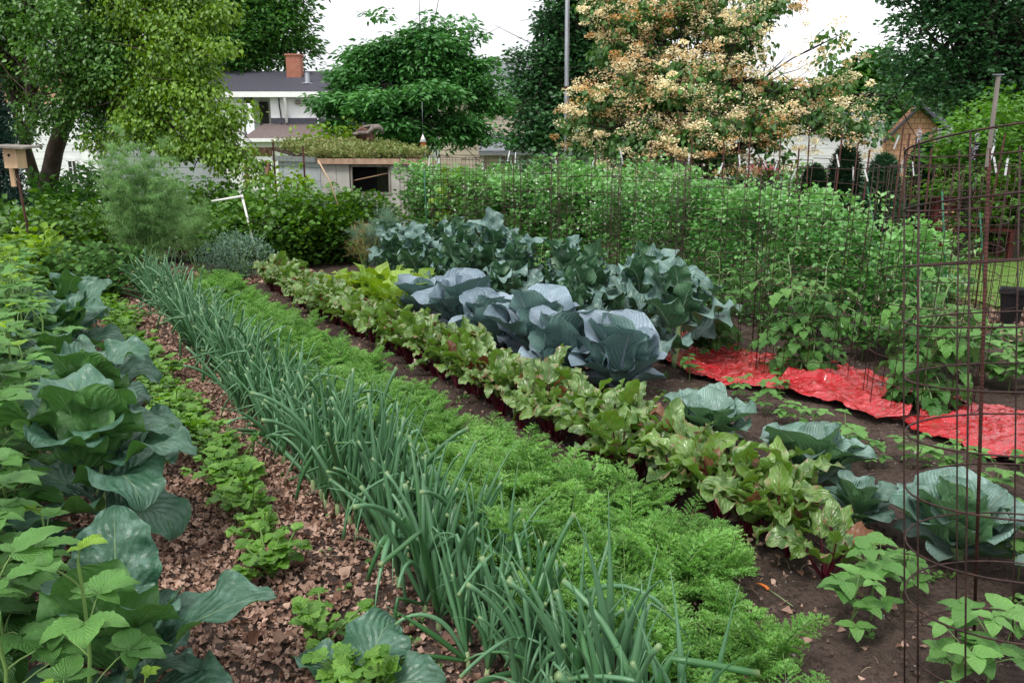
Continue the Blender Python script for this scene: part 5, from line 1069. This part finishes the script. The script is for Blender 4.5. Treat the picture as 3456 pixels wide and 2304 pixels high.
tree('oak_tree', 'dark blue green oak between the round tree and the flowering tree', [(585, 12, 30, 24), (560, 55, 22, 24), (520, 55, 9, 24), (592, 70, 30, 24), (625, 30, 28, 24), (532, 88, 18, 24), (572, 108, 26, 24), (552, 132, 18, 23), (526, 118, 12, 23.5), (600, 130, 18, 24), (575, -30, 30, 24), (640, 70, 22, 24), (510, 72, 6, 24), (555, 20, 12, 24), (540, 146, 12, 23), (518, 138, 9, 23)], at(575, 165, 24.5)[:2], 'oak', lo_, (.1, .17), 820, 50, 35, .2, 'darkbark', clr=.5, el0=-.2, nlimb=60, shell=.4)
tree('flowering_tree', 'big lilac tree covered in cream and tan blossom in the centre right', [(640, 28, 36, 12.4), (690, 10, 40, 12.4), (735, 38, 30, 12.2), (600, 108, 26, 12.2), (650, 90, 30, 12), (700, 85, 34, 11.8), (752, 98, 26, 12), (795, 98, 17, 12), (830, 88, 17, 12), (855, 76, 8, 12), (575, 124, 10, 12), (640, 135, 26, 11.8, .7), (700, 135, 30, 11.6, .7), (760, 125, 26, 11.8, .7), (818, 115, 20, 11.8, .7), (860, 106, 9, 12, .7), (768, 4, 20, 12.2), (605, 55, 10, 12.4), (600, 5, 14, 12.4), (833, 38, 5, 12), (826, 60, 6, 12), (872, 132, 8, 12), (588, 150, 8, 12), (665, 158, 17, 11.8, .6), (620, 152, 14, 11.8, .6), (720, 160, 15, 11.8, .5), (606, 172, 7, 11.8, .6), (770, 155, 10, 11.8, .5), (848, 128, 10, 11.8, .6)], at(705, 185, 12.6)[:2], 'lilac', lo_, (.065, .105), 500, 26, 36, .1, 'darkbark', clr=.27, el0=-.6, up=-.3, nlimb=90, blossom=.7, shell=.2, stems=3)
tree('oak_tree', 'big dark oak with bare lower branches at the top right', [(960, 10, 42, 15), (1010, 0, 44, 15), (900, 60, 18, 15), (930, 78, 25, 15), (975, 75, 32, 15), (1030, 70, 30, 15), (905, 28, 13, 15), (1000, 112, 18, 15), (888, 84, 12, 15), (945, 104, 14, 15), (1060, 20, 50, 15), (882, 106, 8, 15), (950, -50, 60, 15), (940, 138, 9, 15), (872, 122, 7, 15)], at(1000, 190, 15.5)[:2], 'oak', lo_, (.06, .1), 640, 50, 37, .16, 'darkbark', clr=.32, el0=-.2, nlimb=90, shell=.35)
tree('background_tree', 'small light green tree behind the flowering tree on the right', [(845, 90, 22, 30), (870, 70, 14, 30), (830, 110, 20, 30), (870, 100, 20, 30)], at(850, 150, 31)[:2], 'walnut', lo_, (.2, .3), 160, 40, 38, .2, clr=.8, nlimb=10)
# distant belt of trees
for i, (px, py, rp_, Y) in enumerate(((-10, 70, 60, 60), (60, 60, 60, 64), (520, 120, 22, 60), (640, 118, 30, 60), (700, 110, 34, 64), (760, 118, 30, 60), (930, 110, 50, 48), (1040, 105, 50, 48), (450, 120, 24, 62))):
    tree('background_tree', ['tall dark tree far behind the cottage at the left edge', 'tall tree behind the leaning tree on the left', 'distant tree between the round tree and the oak', 'distant tree behind the grey pole', 'distant tree seen through the flowering tree', 'distant tree right of the flowering tree trunk', 'distant tree behind the cedar house', 'distant tree at the far right edge', 'distant tree behind the round tree'][i],
         [(px, py, rp_, Y), (px - rp_ * .6, py + rp_ * .3, rp_ * .7, Y), (px + rp_ * .6, py + rp_ * .3, rp_ * .7, Y), (px, py + rp_ * .8, rp_ * .8, Y)], at(px, 150, Y + 1)[:2], 'walnut' if i % 2 else 'oak', lo_, (.5, .8), 240, 30, 60 + i, .3, clr=1.8, nlimb=8)
# conifers
def conifer(name, lab, px, pt, pb, Y, wpx, mat, seed, n=900, cat='conifer', narrow=.5):
    r = np.random.default_rng(seed); top, bot = at(px, pt, Y), at(px, pb, Y); z0 = float(gz(bot[0], Y)); h = top[2] - z0; rad = wpx * Y / F / 2; o = thing(name, lab, cat, (bot[0], Y, z0), 0, 'junipers and spruces'); A = MB(); nd = card(1, .12, .3, .1)
    for k in range(n):
        f = r.uniform(0, 1) ** .8; q = rad * (1 - f) ** narrow * r.uniform(.55, 1.05); a = r.uniform(0, 6.28); spray(r, 16, .07 + .05 * rad, nd, A, (math.cos(a) * q, math.sin(a) * q, .05 + f * h * .96), (.05, .1), .7, r.normal(0, .2))
    tube([(0, 0, 0), (0, 0, h * .9)], [.07, .02], 8).build('trunk', M['bark'], o); A.build('foliage', M[mat], o); return o
conifer('juniper', 'rounded grey green juniper left of the wisteria', 842, 150, 205, 12.5, 46, 'conifer', 1); conifer('juniper', 'broad juniper between the cages and the wisteria', 880, 160, 210, 11.5, 46, 'conifer', 2); conifer('juniper', 'narrow pointed juniper beside the wisteria arbor', 917, 148, 205, 12.5, 30, 'conifer', 3)
conifer('juniper', 'low juniper near the potted pink flowers', 812, 170, 205, 12.5, 34, 'conifer', 4, 600)
conifer('spruce_tree', 'blue green spruce at the extreme left edge behind the bird house', 0, 55, 205, 12., 56, 'bluespruce', 5, 1100)
# wisteria arbor
wa = bush('wisteria_arbor', 'mounded wisteria vine over an arbor at the right', 'vine', *PX(1012, 220, 12.2)[:2], 2.2, 1.35, 'wisteria', lw, 480, 34, (.07, .12), 41, barkm='darkbark', up=-.1, stems=5, lift=.62, flat=.5, srad=.22)
rr_ = np.random.default_rng(9); fl = MB()
for k in range(16):
    a = rr_.uniform(2.6, 5.6); c = np.array([math.cos(a) * 1.35, math.sin(a) * 1.35, rr_.uniform(1.1, 1.8)]); [spray(rr_, 10, .03, BLM, fl, c - [0, 0, .04 * j], (.02, .03), 0) for j in range(5)]
fl.build('blossom', M['lavender'], wa, kind='stuff')
for px, Y in ((965, 11.6), (1018, 11.5)):
    q = PX(px, 220, Y) - np.array(wa.location); box((q[0], q[1], .8), (.09, .09, 1.7)).build('arbor_post', M['darkbark'], wa, smooth=False)
# bench under the arbor
q = PX(975, 222, 11.6); o = thing('garden_bench', 'dark red wooden bench in the shade under the wisteria', 'bench', (q[0], q[1], float(gz(q[0], q[1]))), -.1)
for k in range(3): box((0, -.1 + k * .13, .44), (1.0, .11, .03)).build('seat_slat', M['redwood'], o, smooth=False)
for k in range(3): box((0, .25, .6 + k * .11), (1.0, .03, .08)).build('back_slat', M['redwood'], o, smooth=False)
for sx in (-.45, .45):
    box((sx, -.12, .21), (.06, .06, .42)).build('leg', M['redwood'], o, smooth=False); box((sx, .21, .42), (.06, .06, .84)).build('leg', M['redwood'], o, smooth=False)
# hostas
def hosta(seed):
    r = np.random.default_rng(seed); o = thing('hosta_plant', 'x', 'hosta'); A = MB()
    for k in range(26):
        az = k * 2.4; el = r.uniform(.5, 1.2); L = r.uniform(.2, .28); A.merge(blade(L * 1.3, L * .33, 8, 6, el, 1.3, cup=.2, tint=r.uniform(0, 1), rng=r, ruff=.05), rotm(az)[0])
    A.build('foliage', M['hosta'], o); return o
hos = [hosta(1), hosta(2)]
for px, py, Y in ((918, 235, 8.9), (900, 240, 8.6), (936, 245, 8.4), (930, 232, 9.6), (948, 238, 9.0)):
    q = PX(px, py, Y); place(hos, q[0], q[1], rnd.uniform(0, 6), 1.25, 'broad leaved pale hosta at the end of the pea row near the bench', 'hostas near the lawn')
drop_unused(hos)
# flower pot and black pot
q = PX(761, 186, 14); o = thing('flower_pot', 'dark pot of pink flowers beyond the pea vines', 'flower pot', (q[0], q[1], q[2] - .15)); lathe([(0, -.9), (.1, -.9), (.14, -.1), (.3, .0), (.35, .25), (.31, .25), (.28, .1), (0, .1)], 16).build('pot', M['blackplastic'], o)
A, B = MB(), MB(); [spray(rr_, 14, .09, BLM, A, (rr_.normal(0, .16), rr_.normal(0, .1), .36 + rr_.uniform(0, .12)), (.03, .05), .4) for _ in range(16)]; [spray(rr_, 20, .12, lc, B, (rr_.normal(0, .16), rr_.normal(0, .1), .3), (.04, .07), .2) for _ in range(14)]
A.build('blossom', M['pink'], o, kind='stuff'); B.build('foliage', M['currant'], o)
q = G(1010, 322); o = thing('plastic_pot', 'black square plastic nursery pot behind the beans by the lawn', 'pot', (q[0], q[1], 0), .2)
lathe([(0, .0), (.1, .0), (.145, .27), (.16, .27), (.16, .31), (.15, .31), (.14, .29), (.09, .02), (0, .02)], 4).build('pot', M['blackplastic'], o, smooth=False)
# weeds and grass
mb = MB(); r = np.random.default_rng(5); gb = diamond(1, .06)
n = 60000; x = r.uniform(4., 13, n); y = r.uniform(7.5, 16, n); k = (x * TX + y * TY > 7.9 + 0) ; x, y = x[k], y[k]; k = (x < 3.3 + (y - 7.5) * .9 + 2); n = len(x)
mb.bake(gb, rotm(r.uniform(0, 6.28, n), r.uniform(.8, 1.5, n), r.uniform(0, 3, n)), np.stack([x, y, gz(x, y) + .01], -1), r.uniform(.03, .06, n), r.uniform(-.5, .5, n))
mb.build('grass', M['grass'], kind='stuff', label='short mown lawn grass beyond the bean bed', category='grass')
mb = MB()
for _ in range(170):
    s, t = r.uniform(1.2, 5.5), r.choice([.95, 1.5, 2.25, 2.75, 3.4, 3.75, 4.9]) + r.normal(0, .08); x, y = ST(s, t); spray(r, r.integers(5, 12), .018, lc, mb, (x, y, gz(x, y) + .012), (.01, .022), .3, r.normal(0, .2), .4)
mb.build('weeds', M['weed'], kind='stuff', label='tiny green weeds sprouting on the bare soil', category='weeds')

for pset in (onions, carrots, beets, chs, cels, rasps, beans, bbush, toms): drop_unused(pset)
# ------------------------------------------------------------------ light, sky, camera
w = bpy.data.worlds.new('World'); scene.world = w; w.use_nodes = True; nt = w.node_tree; n = N(nt)
for q in list(nt.nodes): nt.nodes.remove(q)
sky = n.new('ShaderNodeTexSky', sky_type='NISHITA'); sky.sun_disc = False; sky.sun_elevation = math.radians(58); sky.sun_rotation = math.radians(215); sky.air_density = 1.; sky.dust_density = 3.
hs_ = n.new('ShaderNodeHueSaturation'); hs_.inputs['Saturation'].default_value = .35; n.link(sky.outputs[0], hs_.inputs['Color'])
tc = n.new('ShaderNodeTexCoord'); cn = n.noise(2.2, 5, .55, tc.outputs['Generated'])
cloud = n.mix(n.ramp(cn, .3, .7), (5.8, 5.95, 6.2), (10.6, 10.7, 11.))
bg = n.new('ShaderNodeBackground'); n.link(n.mix(.9, hs_.outputs[0], cloud), bg.inputs['Color']); bg.inputs['Strength'].default_value = .1
wo = n.new('ShaderNodeOutputWorld'); n.link(bg.outputs[0], wo.inputs[0])
sl = bpy.data.lights.new('Sun', 'SUN'); sl.energy = 1.5; sl.angle = math.radians(14); sl.color = (1, .96, .9)
so = bpy.data.objects.new('sun', sl); COL.objects.link(so)
az = math.radians(215); el = math.radians(58); sd_ = Vector((math.sin(az) * math.cos(el), math.cos(az) * math.cos(el), math.sin(el))); so.rotation_euler = sd_.to_track_quat('Z', 'Y').to_euler(); so.location = (0, 0, 20)
cam = bpy.data.cameras.new('camera'); cam.sensor_width = 36; cam.lens = F / 1024 * 36; cam.clip_end = 1500; cam.clip_start = .05
co = bpy.data.objects.new('camera', cam); COL.objects.link(co); co.location = (0, 0, H); co.rotation_euler = (PI / 2 - PITCH, 0, 0); scene.camera = co
scene.view_settings.view_transform = 'Standard'; scene.view_settings.look = 'None'; scene.view_settings.exposure = .8; scene.view_settings.gamma = 1
scene.cycles.max_bounces = 5; scene.cycles.transparent_max_bounces = 4; scene.cycles.diffuse_bounces = 3; scene.cycles.glossy_bounces = 2; scene.cycles.transmission_bounces = 3; scene.cycles.use_denoising = True
